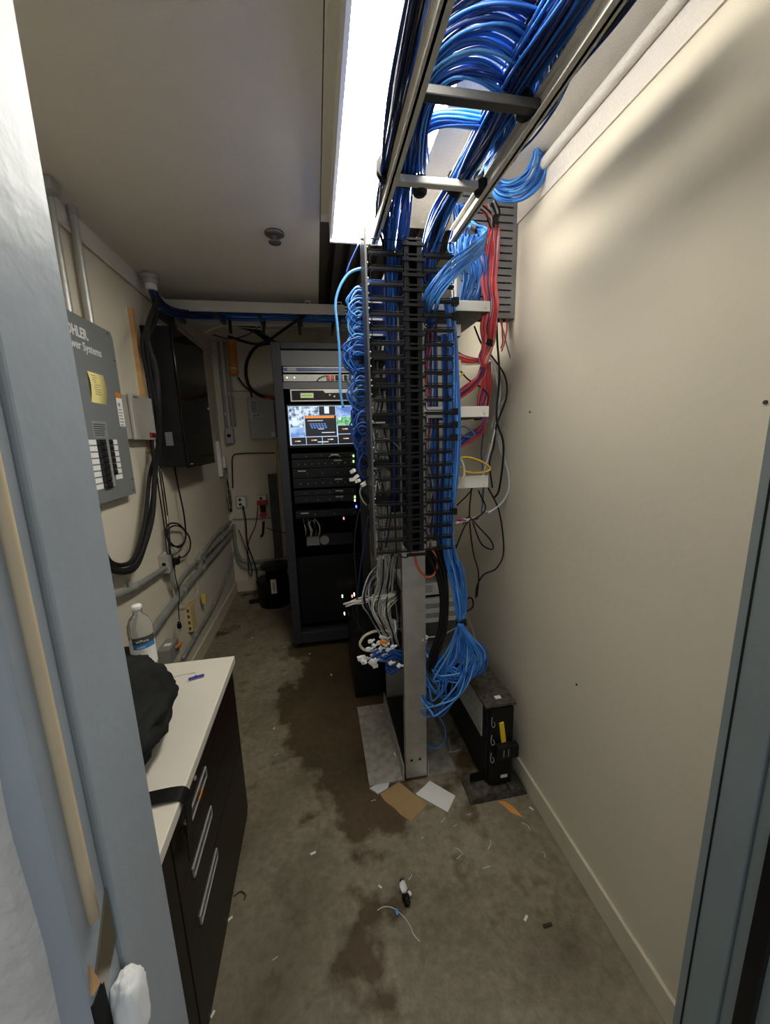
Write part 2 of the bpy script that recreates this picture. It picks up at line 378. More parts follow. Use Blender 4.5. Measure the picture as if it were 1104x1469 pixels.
# ================================================================== VERTICAL CABLE MANAGER
vm = thing('cable_manager', (.36, 1.45, 1.15), 'tall black vertical cable manager with two columns of finger brackets', 'cable manager')
SP = MB(); ZT, ZBm = 2.262, 1.165
SP.box(.329, .345, 1.385, 1.485, ZBm, ZT); SP.box(.374, .391, 1.385, 1.485, ZBm, ZT); SP.box(.345, .374, 1.44, 1.485, ZBm, ZT + .012)
for k in range(24):
    z = ZT - .005 - k * .0473
    SP.box(.322, .398, 1.380, 1.392, z - .022, z - .012); SP.box(.335, .386, 1.383, 1.44, z - .004, z + .002)
SP.build('spine', black, vm)
for k in range(23):
    z = ZT - .028 - k * .0473
    for s, x0, x1 in ((-1, .207, .325), (1, .395, .506)):
        b = MB()
        ring(b, rrect(x0 + .006, x1, z - .016, z + .016, 1.386, .008), .0018)
        b.box(x0, x1, 1.386, 1.402, z - .029, z - .026); b.box(x0 + .002, x1, 1.383, 1.387, z - .029, z - .021)
        if s > 0 and k in (3, 4, 11, 12, 13, 19): b.box(x1, x1 + .02, 1.385, 1.41, z - .034, z - .010)
        b.build('finger', black, vm)
sb = MB(); sb.box(.196, .203, 1.39, 1.50, 1.14, 2.285)
sb.build('side_panel', rackgrey, vm)
h = MB()
for k in range(24): h.cyl((.2045, 1.40, 2.23 - k * .0473), (.208, 1.40, 2.23 - k * .0473), .0035, 8)
h.build('screw', galv, vm)  # pale discs painted for light showing through the panel's mounting holes

# ---------------- equipment trays whose white ends stick out of the rack
def tray(px0, px1, py0, py1, y, depth, label, x0=None, name='rack_tray'):
    a = at(px0, py0, 1, y); c = at(px1, py1, 1, y)
    t = thing(name, ((a.x + c.x) / 2, y, c.z), label, 'rack equipment')
    B(x0 or a.x, c.x, y, y + .004, c.z, a.z).build('front_lip', whitemetal, t, bevel=.002)
    B(x0 or a.x, c.x, y + .004, y + depth, c.z, c.z + .006).build('bottom_plate', blackm, t)
    B(x0 or a.x, c.x - .004, y + depth, y + depth + .004, c.z, a.z).build('rear_lip', whitemetal, t)
    MB().cyl((c.x - .02, y - .001, c.z + .012), (c.x - .02, y + .001, c.z + .012), .003, 8).build('screw', galv, t)
    return t
tray(652, 703, 430, 447, 1.50, .40, 'topmost white-edged rack tray, below the fanned blue cables', .42)
tray(655, 701, 583, 598, 1.50, .24, 'white-edged rack tray below the tied knot of red cables', .42)
tray(651, 700, 684, 699, 1.56, .22, 'white-edged rack tray with yellow cable lying on it', .44)
tray(644, 661, 465, 482, 1.56, .10, 'short white tray end just under the topmost tray', .46, 'tray_end')
tray(650, 661, 516, 533, 1.56, .10, 'short white tray end left of the red cable knot', .47, 'tray_end')
# network switches inside, seen through the left windows; the upper four have a blue chassis
for k, (z, hh, m_, lb) in enumerate(((2.16, .022, C_BLUE[2], 'uppermost blue network switch behind the manager'), (2.10, .022, C_BLUE[2], 'second blue network switch behind the manager'), (2.04, .022, C_BLUE[2], 'third blue network switch behind the manager'),
        (1.985, .022, C_BLUE[2], 'fourth blue network switch behind the manager'), (1.90, .034, blackm, 'black network switch behind the manager at its upper third'), (1.80, .034, blackm, 'black network switch behind the manager, level with the red cable knot'),
        (1.66, .034, blackm, 'black network switch behind the manager at monitor height'), (1.48, .034, blackm, 'black network switch behind the manager, level with the yellow cable'), (1.33, .034, blackm, 'lowest black network switch behind the manager'))):
    t = thing('network_switch', (.25, 1.7, z), lb, 'network switch', 'network switches in the rack')
    B(.205, .30, 1.53, 1.95, z, z + hh).build('chassis', m_, t)
    B(.204, .275, 1.524, 1.53, z, z + .006).build('front_flange', whitemetal, t)
    for j in range(8):
        B(.1995, .205, 1.56 + j * .045, 1.59 + j * .045, z + .006, z + hh - .004).build('port', black, t)

# ---------------- slotted grey panel on the right wall
sg = thing('slotted_bracket', (.72, 1.72, 2.07), 'grey metal panel of horizontal slots on the right wall near the ceiling', 'panel')
SX0, SX1, SY, SZ = .60, .858, 1.61, 2.085
B(SX1 - .020, SX1, SY, SY + .06, SZ, SZ + .47).build('side_flange', slotgrey, sg)
B(SX0, SX0 + .02, SY, SY + .06, SZ, SZ + .47).build('side_flange', slotgrey, sg)
B(.745, .765, SY + .001, SY + .006, SZ, SZ + .47).build('mullion', slotgrey, sg)
for k in range(17):
    z = SZ + k * .0277
    B(SX0 + .02, SX1 - .020, SY, SY + .006, z, z + .0215).build('slat', slotgrey, sg)
B(SX0 + .02, SX1 - .020, SY + .05, SY + .06, SZ, SZ + .47).build('back', blackm, sg)

# ================================================================== CABLES ON THE LADDER
Z1 = LZ + .075
bundle('cable_bundle', [(.225, .50, Z1 + .01), (.228, .75, Z1 + .01), (.232, 1.0, Z1), (.245, 1.2, Z1 - .02), (.262, 1.38, Z1 - .04), (.292, 1.47, 2.25), (.302, 1.515, 2.05), (.305, 1.52, 1.75), (.305, 1.52, 1.3)],
       24, .030, C_DARK + [C_BLUE[2]], 'thick dark bundle of network cables along the left ladder rail', ties=(3,), spread=[1, 1, 1, 1, 1, .8, .6, .6, .6])
bundle('cable_bundle', [(.50, .50, Z1 + .02), (.495, .7, Z1 + .01), (.475, .9, Z1), (.468, 1.1, Z1 - .01), (.45, 1.22, Z1 - .03), (.44, 1.36, Z1 - .06), (.44, 1.47, 2.22), (.46, 1.53, 2.05), (.478, 1.54, 1.7), (.482, 1.54, 1.2)],
       38, .032, [C_BLUE[1], C_BLUE[2], C_DARK[0], C_BLUE[0]], 'thick blue bundle along the right ladder rail, diving into the manager', ties=(4,), spread=[1.3, 1.3, 1.2, 1, .85, 1.1, 1.1, .9, .7, .7])
bundle('cable_bundle', [(.27, .95, Z1), (.285, 1.1, Z1), (.30, 1.22, Z1 - .02), (.315, 1.36, 2.31), (.318, 1.46, 2.2), (.312, 1.53, 2.0), (.31, 1.56, 1.8)],
       26, .026, C_BLUE[:3], 'blue bundle dropping between the rails left of the rack spine', ties=(2,), spread=[1.2, 1.1, .9, 1.3, 1.2, 1, 1])
def zp(lst, z): return [at(a, b, 2, z) for a, b in lst]
bundle('cable_slack_loop', zp([(605, 230), (600, 150), (622, 98), (665, 66), (712, 66), (748, 100), (752, 150), (728, 205), (700, 240)], 2.37), 12, .018, C_BLUE[:2] + [C_BLUE[3]], 'middle arched loop of bright blue slack cable over the ladder', spread=[1.2, 1.3, 1, 1, 1, 1, 1, 1, 1])
bundle('cable_slack_loop', zp([(602, 250), (606, 180), (622, 130), (650, 105), (690, 102), (722, 128), (733, 165), (722, 205), (700, 240)], 2.35), 12, .016, C_BLUE, 'lower arched loop of bright blue slack cable over the ladder')
bundle('cable_slack_loop', zp([(600, 220), (606, 110), (632, 58), (680, 26), (735, 35), (775, 80), (778, 130), (750, 190), (715, 235)], 2.385), 14, .022, [C_BLUE[1], C_BLUE[2], C_BLUE[0]], 'upper arched loop of deep blue slack cable over the ladder')
bundle('cable_slack_loop', zp([(600, 160), (615, 60), (655, 10), (720, -18), (790, 10), (812, 70), (795, 130), (760, 185), (728, 228)], 2.40), 16, .024, [C_BLUE[2], C_DARK[0], C_BLUE[1]], 'topmost dark blue slack loop of cable at the near end of the ladder')
bundle('cable_slack_loop', zp([(600, 205), (603, 187), (630, 172), (672, 172), (705, 182), (712, 205), (704, 232)], 2.36), 12, .017, [C_BLUE[3], C_BLUE[0], C_BLUE[1]], 'short flat blue loop crossing between the two ladder rungs')
bundle('cable_bundle', zp([(930, -60), (880, 10), (830, 72), (780, 135), (742, 185), (712, 228), (690, 262)], 2.40), 20, .026, [C_DARK[0], C_BLUE[2], C_BLUE[3], C_DARK[1]], 'dark straight cable bundle lying along the right ladder rail', ties=(6,))
for pp, lb in ((((648, 15), (650, -20)), 'x'),): pass
# black hook and loop straps round the rungs
for (px, py, z), lb in (((602, 268, 2.31), 'black strap wrapped round the rung at the left rail'), ((690, 268, 2.31), 'black strap wrapped round the far rung at the right rail'), ((752, 152, 2.32), 'black strap wrapped round the middle rung at the right rail')):
    c = at(px, py, 2, z)
    b = MB()
    b.lathe((c.x, c.y, c.z - .022), [(.016, 0), (.021, .006), (.022, .03), (.017, .045)], 14)
    tag(b.build('cable_strap', C_BLK[0]), lb, 'strap')
# coil hanging beside the right rail
cc = at(772, 213, 1, 1.40)
b = thing('cable_coil', tuple(cc), 'hanging coil of light blue cable beside the right ladder rail near the wall', 'cable coil')
OUT_ = ((772, 212), (784, 230), (778, 262), (748, 288), (716, 286), (700, 262)); IN_ = ((766, 214), (762, 230), (750, 250), (732, 260), (716, 258), (706, 250))
for k in range(22):
    o = k / 21
    MB().tube([at(a[0] * o + c[0] * (1 - o) + R(-2, 2), a[1] * o + c[1] * (1 - o) + R(-2, 2), 1, 1.40 + .012 * q_ + R(-.012, .012)) for q_, (a, c) in enumerate(zip(OUT_, IN_))], .0034, 5, 6).build('cable', C_BLUE[(0, 3, 1)[k % 3]], b)
MB().cyl(at(764, 208, 1, 1.41), at(783, 212, 1, 1.43), .016, 12).build('tie', C_BLK[0], b)
# fan of blue cables entering the manager from the right
def fan(name, rows, n, mats, label, r=.0034, cat='cables', jit=.004, tie=None, tr=.016, extra=0, sides=5):
    """rows: list of (pointA, pointB); cable i runs through the point between A and B of every row"""
    root = thing(name, tuple(rows[0][0]), label, cat)
    for i in range(n):
        t = (i + .5) / n
        P = [a.lerp(c, min(1, max(0, t + R(-.06, .06)))) + Vector((R(-1, 1), R(-1, 1), R(-1, 1))) * jit for a, c in rows]
        MB().tube(P, r, sides, 5).build('cable', mats[(i * 5 + i // 4) % len(mats)], root)
    if tie is not None:
        a, c = rows[tie]; p = (a + c) / 2; k2 = min(tie + 1, len(rows) - 1); k1 = max(tie - 1, 0)
        d = ((rows[k2][0] + rows[k2][1]) - (rows[k1][0] + rows[k1][1])).normalized()
        MB().cyl(p - d * .012, p + d * .012, tr, 12).build('tie', C_BLK[0], root)
    return root
def rw(*q): return [(at(a, b, 1, y), at(c, d, 1, y2)) for a, b, c, d, y, y2 in q]
fan('cable_fan', rw((660, 300, 650, 318, 1.55, 1.58), (680, 320, 684, 332, 1.50, 1.52), (697, 330, 694, 350, 1.46, 1.5), (680, 348, 690, 366, 1.40, 1.42), (648, 372, 662, 392, 1.37, 1.38), (618, 408, 634, 424, 1.36, 1.37), (606, 432, 626, 446, 1.39, 1.40), (604, 455, 622, 462, 1.48, 1.5)),
    16, [C_BLUE[0], C_BLUE[3], C_BLUE[1]], 'bright blue cable fan curving down into the right side of the manager', tie=1)
fan('cable_fan', rw((656, 338, 690, 338, 1.50, 1.53), (650, 362, 690, 350, 1.50, 1.54), (664, 392, 697, 380, 1.52, 1.55), (662, 415, 692, 412, 1.54, 1.57), (655, 436, 684, 440, 1.57, 1.59)),
    18, [C_BLUE[0], C_BLUE[3], C_BLUE[1]], 'curtain of blue cables looping down behind the topmost white tray')
fan('cable_fan', rw((648, 296, 668, 292, 1.5, 1.5), (650, 320, 672, 315, 1.56, 1.56), (640, 355, 672, 352, 1.57, 1.57), (650, 372, 690, 372, 1.58, 1.58), (656, 392, 690, 395, 1.59, 1.59)),
    12, C_BLUE[:3], 'blue cables gathered behind the end of the right ladder rail')
# brown-grey tangle tied above the pink bundle
fan('cable_tangle', rw((684, 298, 712, 288, 1.50, 1.53), (696, 308, 716, 302, 1.52, 1.55), (700, 316, 716, 314, 1.53, 1.56), (702, 326, 716, 324, 1.54, 1.57)), 10, [C_DARK[1], C_RED[0], C_WHT[1], C_BLK[0]], 'dark tangled cable ends above the pink and white cable run', tie=2, tr=.018)
# red / pink / white run
fan('cable_run', rw((700, 324, 716, 324, 1.55, 1.58), (693, 360, 716, 355, 1.55, 1.58), (690, 400, 712, 400, 1.55, 1.58), (693, 435, 714, 435, 1.55, 1.58), (688, 470, 712, 470, 1.56, 1.60), (692, 492, 708, 492, 1.6, 1.64), (687, 512, 699, 516, 1.57, 1.6), (690, 524, 696, 526, 1.58, 1.6)),
    26, [C_RED[1], C_RED[0], C_WHT[0], C_RED[0], C_PUR[0], C_RED[1]], 'upright run of pink, red and white cables beside the slotted panel', r=.0036, tie=5, tr=.02)
fan('cable_run', rw((694, 516, 700, 520, 1.6, 1.62), (668, 508, 674, 524, 1.58, 1.58), (652, 502, 655, 518, 1.56, 1.56), (640, 500, 644, 516, 1.56, 1.56)),
    12, [C_RED[0], C_WHT[0], C_RED[0], C_RED[1]], 'red and white cables fanned left from the knot into the rack', r=.0036)
fan('cable_run', rw((690, 522, 698, 520, 1.6, 1.6), (682, 540, 694, 540, 1.58, 1.62), (664, 556, 676, 560, 1.57, 1.6), (650, 566, 656, 574, 1.56, 1.58)),
    12, [C_RED[0], C_RED[1], C_PUR[0], C_RED[0]], 'red and violet cables drooping lower left from the knot', r=.0034)
fan('cable_run', rw((694, 520, 702, 520, 1.62, 1.64), (692, 545, 704, 545, 1.62, 1.66), (686, 566, 702, 570, 1.6, 1.66), (684, 584, 700, 584, 1.6, 1.64)),
    16, [C_RED[0], C_RED[0], C_PUR[0], C_RED[1]], 'red cables running straight down from the knot to the middle white tray', r=.0036)
fan('cable_run', rw((700, 600, 690, 596, 1.62, 1.62), (686, 612, 694, 618, 1.6, 1.6), (668, 622, 676, 634, 1.58, 1.58), (652, 634, 656, 646, 1.56, 1.56)), 8, [C_RED[0], C_PUR[0], C_BLUE[2], C_RED[0]], 'red and dark blue cables below the middle white tray')
fan('cable_run', rw((654, 742, 652, 752, 1.56, 1.56), (664, 744, 662, 750, 1.57, 1.57), (674, 745, 672, 750, 1.6, 1.6), (684, 742, 688, 746, 1.64, 1.64)), 9, [C_WHT[0], C_RED[0], C_WHT[0], C_PUR[0]], 'white and red cables sticking out right of the manager near its foot')
# grey-white strands right
for pts, m_, r, lb in (
    ([(692, 505), (706, 520), (714, 560), (712, 600), (704, 640), (690, 690)], C_WHT[0], .0042, 'white cable leaving the red knot and curving down the right'),
    ([(695, 502), (709, 518), (717, 556), (714, 606), (722, 650), (730, 690), (724, 715), (704, 733), (690, 731)], C_WHT[0], .0042, 'long white cable bowed close to the right wall below the knot'),
    ([(716, 455), (728, 500), (735, 530), (730, 560), (712, 590), (704, 615)], C_WHT[1], .0034, 'grey cable hanging in a bow from under the slotted panel'),
    ([(724, 612), (700, 640), (694, 680), (690, 720)], C_WHT[1], .0030, 'thin grey cable crossing behind the middle white tray'),
    ([(712, 600), (716, 640), (729, 686), (722, 718), (700, 736)], C_WHT[0], .0036, 'second long white cable bowed beside the right wall'),
    ([(696, 600), (690, 650), (694, 690), (690, 740)], C_PUR[0], .003, 'thin violet cable hanging down right of the rack')):
    strand('cable', [at(a, b, 1, 1.62 + .02 * math.sin(i)) for i, (a, b) in enumerate(pts)], r, m_, lb)
for pts, r, lb in (
    ([(712, 462), (713, 490), (716, 540), (712, 600), (722, 640), (716, 700), (708, 715)], .0045, 'long black cord hanging beside the slotted panel'),
    ([(680, 468), (690, 492), (706, 512), (724, 540), (726, 570), (712, 610), (708, 640), (702, 665), (706, 700)], .0040, 'black cord winding down right of the red knot'),
    ([(660, 532), (672, 545), (690, 556), (700, 570), (692, 598), (680, 602)], .0034, 'thin black cord crossing the red cables'),
    ([(700, 700), (716, 735), (722, 790), (712, 815), (694, 824), (684, 840), (682, 858)], .0036, 'black cord sweeping down near the right wall to the lower shelf'),
    ([(676, 700), (673, 740), (678, 790), (686, 822), (684, 856)], .0034, 'thin black cord hanging below the lowest white tray'),
    ([(678, 750), (690, 780), (706, 788), (704, 776), (688, 758), (672, 742), (664, 752)], .0034, 'black cord looped below the lowest white tray'),
    ([(664, 860), (676, 858), (678, 870), (668, 876), (660, 862)], .0042, 'small black cord loop behind the blue trunk'),
    ([(686, 704), (696, 730), (680, 745), (668, 752), (652, 790)], .0036, 'black cord looped from the lowest tray back towards the rack'),
    ([(655, 725), (672, 708), (684, 690)], .003, 'short black cord end under the lowest white tray')):
    strand('power_cable', [at(a, b, 1, 1.60 + .03 * math.sin(i * 1.3)) for i, (a, b) in enumerate(pts)], r, C_BLK[0], lb)
strand('cable', [at(a, b, 1, 1.54) for a, b in ((650, 658), (672, 656), (694, 664), (703, 673), (690, 678), (670, 677), (656, 668), (648, 662))], .0042, C_YEL[0], 'yellow patch cable looped on the lowest white tray')
strand('cable', [at(a, b, 1, 1.53) for a, b in ((652, 650), (663, 664), (665, 682), (656, 696), (648, 698))], .0052, C_WHT[2], 'cream cable curled in front of the lowest white tray')
strand('cable', [at(a, b, 1, 1.53) for a, b in ((665, 535), (655, 545), (654, 562), (657, 578), (653, 588))], .0036, C_YEL[0], 'thin yellow cable beside the manager at knot height')
strand('cable', [at(a, b, 1, 1.53) for a, b in ((651, 500), (656, 515), (656, 540), (652, 560))], .0036, C_RED[0], 'single red cable bowed along the right edge of the manager')
strand('cable', [at(a, b, 1, 1.56) for a, b in ((655, 613), (668, 613), (680, 622), (676, 627), (660, 624), (652, 620))], .0036, C_BLUE[0], 'short blue cable loop under the middle white tray')
for px in (722, 714): pass
strand('cable', [at(a, b, 1, 1.62) for a, b in ((720, 458), (720, 478), (721, 490), (718, 500))], .003, C_RED[0], 'thin red wire hanging from the slotted panel, left of two')
strand('cable', [at(a, b, 1, 1.62) for a, b in ((726, 456), (727, 470), (724, 490), (719, 504))], .003, C_RED[0], 'thin red wire hanging from the slotted panel, right of two')

# trunk of blue cable down the right of the manager, tied twice, spilling below
fan('blue_cables', rw((640, 430, 650, 430, 1.44, 1.5), (644, 520, 656, 520, 1.43, 1.48), (643, 640, 658, 640, 1.42, 1.46), (636, 740, 650, 745, 1.42, 1.46), (638, 788, 652, 788, 1.42, 1.46), (642, 820, 664, 820, 1.42, 1.46), (652, 866, 668, 866, 1.42, 1.46), (656, 893, 666, 893, 1.42, 1.45)),
    34, [C_BLUE[0], C_BLUE[1], C_BLUE[3], C_BLUE[0], C_BLUE[2]], 'blue cable trunk down the right edge of the manager, tied above the floor', r=.0031, tie=7, tr=.024, jit=.009)
bundle('cable_bundle', [at(636, 480, 1, 1.5), at(638, 560, 1, 1.5), at(638, 640, 1, 1.5), at(633, 720, 1, 1.49), at(632, 780, 1, 1.48)], 12, .012, C_BLUE[:3], 'blue cables seen through the right windows of the manager')
# spill: every cable leaves the tie, droops, and turns back left behind the post
sp = thing('cable_spill', tuple(at(661, 893, 1, 1.43)), 'spilled blue cables hanging below the tied trunk and turning back to the rack', 'cables')
for i in range(44):
    t = (i * 7 % 44) / 43; m_ = C_BLUE[(0, 1, 0, 3)[i % 4]]
    xr = 640 + 58 * t
    y0 = 1.43 + .02 * math.sin(i)
    if i % 6 == 5:   # long ones nearly down to the floor
        P = [at(660 + R(-4, 4), 895, 1, y0), at(640 + 50 * t + R(-8, 8), 935, 1, y0), at(630 + 50 * t + R(-12, 14), 985 + R(-12, 12), 1, y0 - .02), at(648 - 10 * t + R(-14, 12), 1020 + R(-24, 14), 1, y0), at(618 + R(-6, 8), 1036 + R(-24, 12), 1, y0 + .04), at(600, 1003 + R(-20, 14), 1, y0 + .1), at(594, 985, 1, y0 + .2)]
    elif i % 6 == 2:
        P = [at(660 + R(-4, 4), 895, 1, y0), at(648 + 22 * t + R(-6, 6), 930, 1, y0), at(636 + 24 * t + R(-8, 8), 968, 1, y0), at(628 + 12 * t + R(-10, 10), 998 + R(-22, 10), 1, y0), at(618 + R(-6, 6), 975 + R(-12, 12), 1, y0 + .04), at(610, 955 + R(-8, 8), 1, y0 + .1), at(598, 945, 1, y0 + .2)]
    else:
        P = [at(660 + R(-4, 4), 895, 1, y0), at(650 + 28 * t, 915, 1, y0 - .01), at(xr, 942 + R(-8, 8), 1, y0 - .01), at(xr - 6 - 14 * R(0, 1), 966 + R(-12, 10), 1, y0), at(648 - 14 * t + R(-10, 10), 968 + R(-16, 10), 1, y0 + .03), at(624 + R(-10, 10), 956 + R(-18, 12), 1, y0 + .07), at(600, 942 + R(-18, 14), 1, y0 + .14), at(582, 935 + R(-12, 12), 1, y0 + .2)]
    MB().tube(P, .0037, 6, 6).build('cable', m_, sp)
strand('cable', [at(a, b, 1, 1.53) for a, b in ((601, 945), (606, 980), (625, 1020), (638, 1045), (636, 1066), (622, 1073), (606, 1062), (600, 1040))], .0036, C_BLUE[0], 'single blue cable hanging lowest, almost touching the rack foot')
strand('cable', [at(a, b, 1, 1.53) for a, b in ((655, 900), (630, 912), (600, 915))], .003, C_WHT[0], 'thin pale cable crossing behind the blue spill')
strand('cable', [at(a, b, 1, 1.62) for a, b in ((664, 868), (676, 900), (686, 934))], .0036, C_WHT[1], 'grey cable running down to the right end of the lower shelf')
# red loop and black bundle under the manager
strand('cable', [at(a, b, 1, 1.47) for a, b in ((594, 786), (598, 810), (608, 826), (620, 826), (627, 812), (624, 796), (616, 784))], .0046, C_OR[0], 'coral red cable loop hanging under the manager beside the post')
strand('cable', [at(a, b, 1, 1.45) for a, b in ((588, 788), (588, 796), (580, 800), (572, 796))], .0028, C_BLK[0], 'thin black cord looped across the top of the post')
bundle('cable_bundle', [at(620, 788, 1, 1.50), at(632, 820, 1, 1.47), at(637, 860, 1, 1.45), at(634, 905, 1, 1.44), at(622, 940, 1, 1.45), at(616, 962, 1, 1.48)], 14, .018, C_BLK, 'black power cord bundle hanging down behind the blue trunk', r=.0048, spread=[2.2, 1.4, 1, 1, 1, .8])
strand('power_cable', [at(a, b, 1, 1.53) for a, b in ((599, 850), (606, 868), (606, 885), (598, 904))], .0042, C_BLK[0], 'black cord bowed beside the post in front of the vented case')

# ---------------- left side of the rack: coils of patch cables
def coil_group(name, y0, y1, n, xin, xout, mats, label, ydep=1.56, r=.0034):
    root = thing(name, tuple(at(xin, (y0 + y1) / 2, 1, ydep)), label, 'patch cables')
    for i in range(n):
        a = y0 + (y1 - y0) * (i + R(-.5, .5)) / n; hgt = R(18, 40); xo = xout + R(-3, 8); d = ydep + R(-.04, .06)
        P = [at(xin + 4, a, 1, d), at((xin + xo) / 2, a - 3 + R(-3, 3), 1, d), at(xo, a + hgt * .45, 1, d - .01), at((xin + xo) / 2 + R(-2, 3), a + hgt, 1, d), at(xin + 4, a + hgt * .85 + R(-4, 4), 1, d + .03)]
        MB().tube(P, r, 5, 6).build('cable', mats[(i * 5 + i // 3) % len(mats)], root)
    return root
coil_group('patch_cable_loops', 414, 505, 26, 523, 499, [C_BLUE[0], C_BLUE[1], C_BLUE[3], C_BLUE[2]], 'uppermost dense blue patch cable loops at the left edge of the rack')
coil_group('patch_cable_loops', 486, 516, 18, 523, 494, [C_BLUE[1], C_BLUE[2], C_BLUE[0]], 'second cluster of blue patch cable loops, beside the screen top')
coil_group('patch_cable_loops', 530, 566, 16, 523, 500, [C_BLUE[0], C_BLUE[1], C_WHT[0], C_BLUE[2]], 'third cluster of blue and white loops, left of the manager')
coil_group('patch_cable_loops', 575, 625, 16, 525, 504, [C_BLUE[1], C_BLUE[2], C_BLUE[2], C_BLUE[0]], 'darker blue loops hanging right of the bright monitor')
coil_group('patch_cable_loops', 625, 665, 8, 527, 514, [C_BLUE[2], C_DARK[0]], 'lowest navy loops at the left edge of the rack')
strand('cable', [at(a, b, 1, 1.5) for a, b in ((522, 384), (502, 391), (488, 410), (481, 436), (484, 470), (487, 510), (488, 560), (492, 585))], .0052, C_BLUE[3], 'long light blue cable bowed out in front of the server cabinet')
strand('cable', [at(a, b, 1, 1.5) for a, b in ((514, 350), (502, 376), (496, 392))], .003, C_BLUE[2], 'thin dark blue cable slanting down from the side panel top')
# ladder end bracket at rack top
tag(MB().tube([at(517, 343, 1, 1.45), at(525, 340, 1, 1.48), at(532, 332, 1, 1.5)], .004, 6).build('bracket_arm', alu), 'small bent bracket joining the ladder end to the manager side', 'bracket')
# lower-left grey cables
for gi, (n, rows, mats, lb) in enumerate((
    (12, rw((542, 795, 556, 795, 1.5, 1.55), (540, 820, 552, 815, 1.5, 1.55), (537, 850, 550, 855, 1.5, 1.55), (535, 870, 545, 880, 1.5, 1.54)), [C_WHT[1], C_WHT[0], C_WHT[1]], 'grey cables hanging straight below the left of the manager'),
    (9, rw((548, 800, 562, 800, 1.52, 1.55), (545, 835, 562, 830, 1.5, 1.54), (530, 870, 560, 875, 1.48, 1.5), (545, 900, 566, 905, 1.48, 1.5), (556, 920, 570, 925, 1.5, 1.52)), [C_WHT[1], C_DARK[1], C_WHT[2]], 'grey and cream cables sagging beside the rack post'),
    (8, rw((540, 812, 560, 822, 1.52, 1.55), (524, 830, 540, 836, 1.5, 1.54), (520, 860, 532, 862, 1.48, 1.5), (528, 885, 545, 890, 1.48, 1.5), (545, 915, 558, 905, 1.5, 1.52)), [C_WHT[1], C_DARK[0], C_DARK[1]], 'grey and navy cables bowed out left under the manager'),
    (7, rw((494, 866, 496, 868, 1.50, 1.50), (515, 860, 518, 863, 1.5, 1.5), (540, 855, 545, 858, 1.5, 1.5), (562, 848, 566, 853, 1.52, 1.52)), [C_WHT[2], C_WHT[0]], 'flat bunch of cream cables sticking out left, ends free'),
    (9, rw((566, 850, 570, 860, 1.52, 1.55), (546, 866, 556, 872, 1.5, 1.5), (546, 888, 560, 892, 1.49, 1.5), (568, 890, 572, 900, 1.52, 1.55)), [C_WHT[1], C_WHT[2]], 'grey cable loops curling against the left of the post'),
    (8, rw((556, 795, 570, 795, 1.56, 1.56), (556, 830, 566, 830, 1.56, 1.56), (562, 880, 572, 880, 1.56, 1.56), (560, 925, 570, 930, 1.55, 1.55)), [C_DARK[1], C_WHT[1], C_DARK[0]], 'dark and grey cables hanging close behind the post'))):
    fan('hanging_cables', rows, n, mats, lb, jit=.009, r=.0032)
for pts, m_, r, lb in (
    ([(560, 905), (540, 905), (528, 909), (521, 914), (516, 924), (522, 932), (535, 934), (552, 936)], C_WHT[2], .0060, 'thick cream cable bent like a hook over the black computer tower'),
    ([(530, 935), (540, 925), (552, 918), (566, 908), (566, 890)], C_WHT[0], .0040, 'white cable arched over the loose connectors'),
    ([(505, 870), (508, 885), (520, 905), (530, 918)], C_DARK[1], .0024, 'thin black lead hanging from the cream cable bunch'),
    ([(520, 720), (512, 745), (508, 790), (512, 850), (514, 905)], C_DARK[1], .0026, 'thin black cord hanging left of the manager side panel'),
    ([(528, 740), (522, 780), (516, 820), (510, 880)], C_DARK[0], .0026, 'thin navy cord hanging left of the manager side panel'),
    ([(524, 690), (516, 705), (520, 718), (526, 725)], C_WHT[1], .0030, 'short grey cable loop left of the manager side panel')):
    strand('cable', [at(a, b, 1, 1.5) for a, b in pts], r, m_, lb)
# loose white connectors
def rj(px, py, y, lb, m_=white, s=1.0, grp='white connectors at the lower left of the rack'):
    c = at(px, py, 1, y); t = thing('connector', tuple(c), lb, 'connector', grp)
    a = R(-1, 1)
    MB().box(c.x - .009 * s, c.x + .009 * s, c.y - .007, c.y + .007, c.z - .006 * s, c.z + .006 * s, rz=a, ry=R(-.8, .8)).build('plug_body', m_, t, bevel=.001)
    MB().cyl(c + Vector((.008, 0, 0)), c + Vector((.019, .003, R(-.008, .008))), .0045 * s, 8).build('boot', m_, t)
LBJ = 'loose white network connector in the tangle above the black tower'
for px, py in ((531, 920), (536, 926), (543, 922), (528, 931), (540, 934), (546, 930), (534, 940), (549, 938), (538, 947), (552, 925), (525, 945), (545, 945), (556, 932), (563, 928), (560, 951), (572, 955), (547, 914)):
    rj(px, py, 1.47 + R(-.02, .03), LBJ)
def cluster(pts, y, s_, lb):
    c0 = at(*pts[0], 1, y); t = thing('connector_cluster', tuple(c0), lb, 'connectors')
    for px, py in pts:
        c = at(px, py, 1, y + R(-.008, .008))
        MB().box(c.x - .009 * s_, c.x + .009 * s_, c.y - .007, c.y + .007, c.z - .006 * s_, c.z + .006 * s_, rz=R(-1, 1), ry=R(-.8, .8)).build('plug', white, t, bevel=.001)
cluster(((519, 947), (516, 944), (522, 950), (520, 943)), 1.45, 1.2, 'round cluster of white connectors lowest left over the black tower')
cluster(((535, 952), (532, 949), (538, 955), (537, 948)), 1.45, 1.2, 'round cluster of white connectors just right of the lowest left cluster')
cluster(((506, 676), (511, 684), (505, 688), (513, 690), (521, 695)), 1.5, 1.1, 'white connector plugs hanging left of the manager side panel')
cluster(((606, 917), (611, 914), (609, 920)), 1.5, 1.0, 'white connector plugs dangling right of the post')
rj(549, 921, 1.45, 'orange connector among the white ones', orange, 1.3, None)
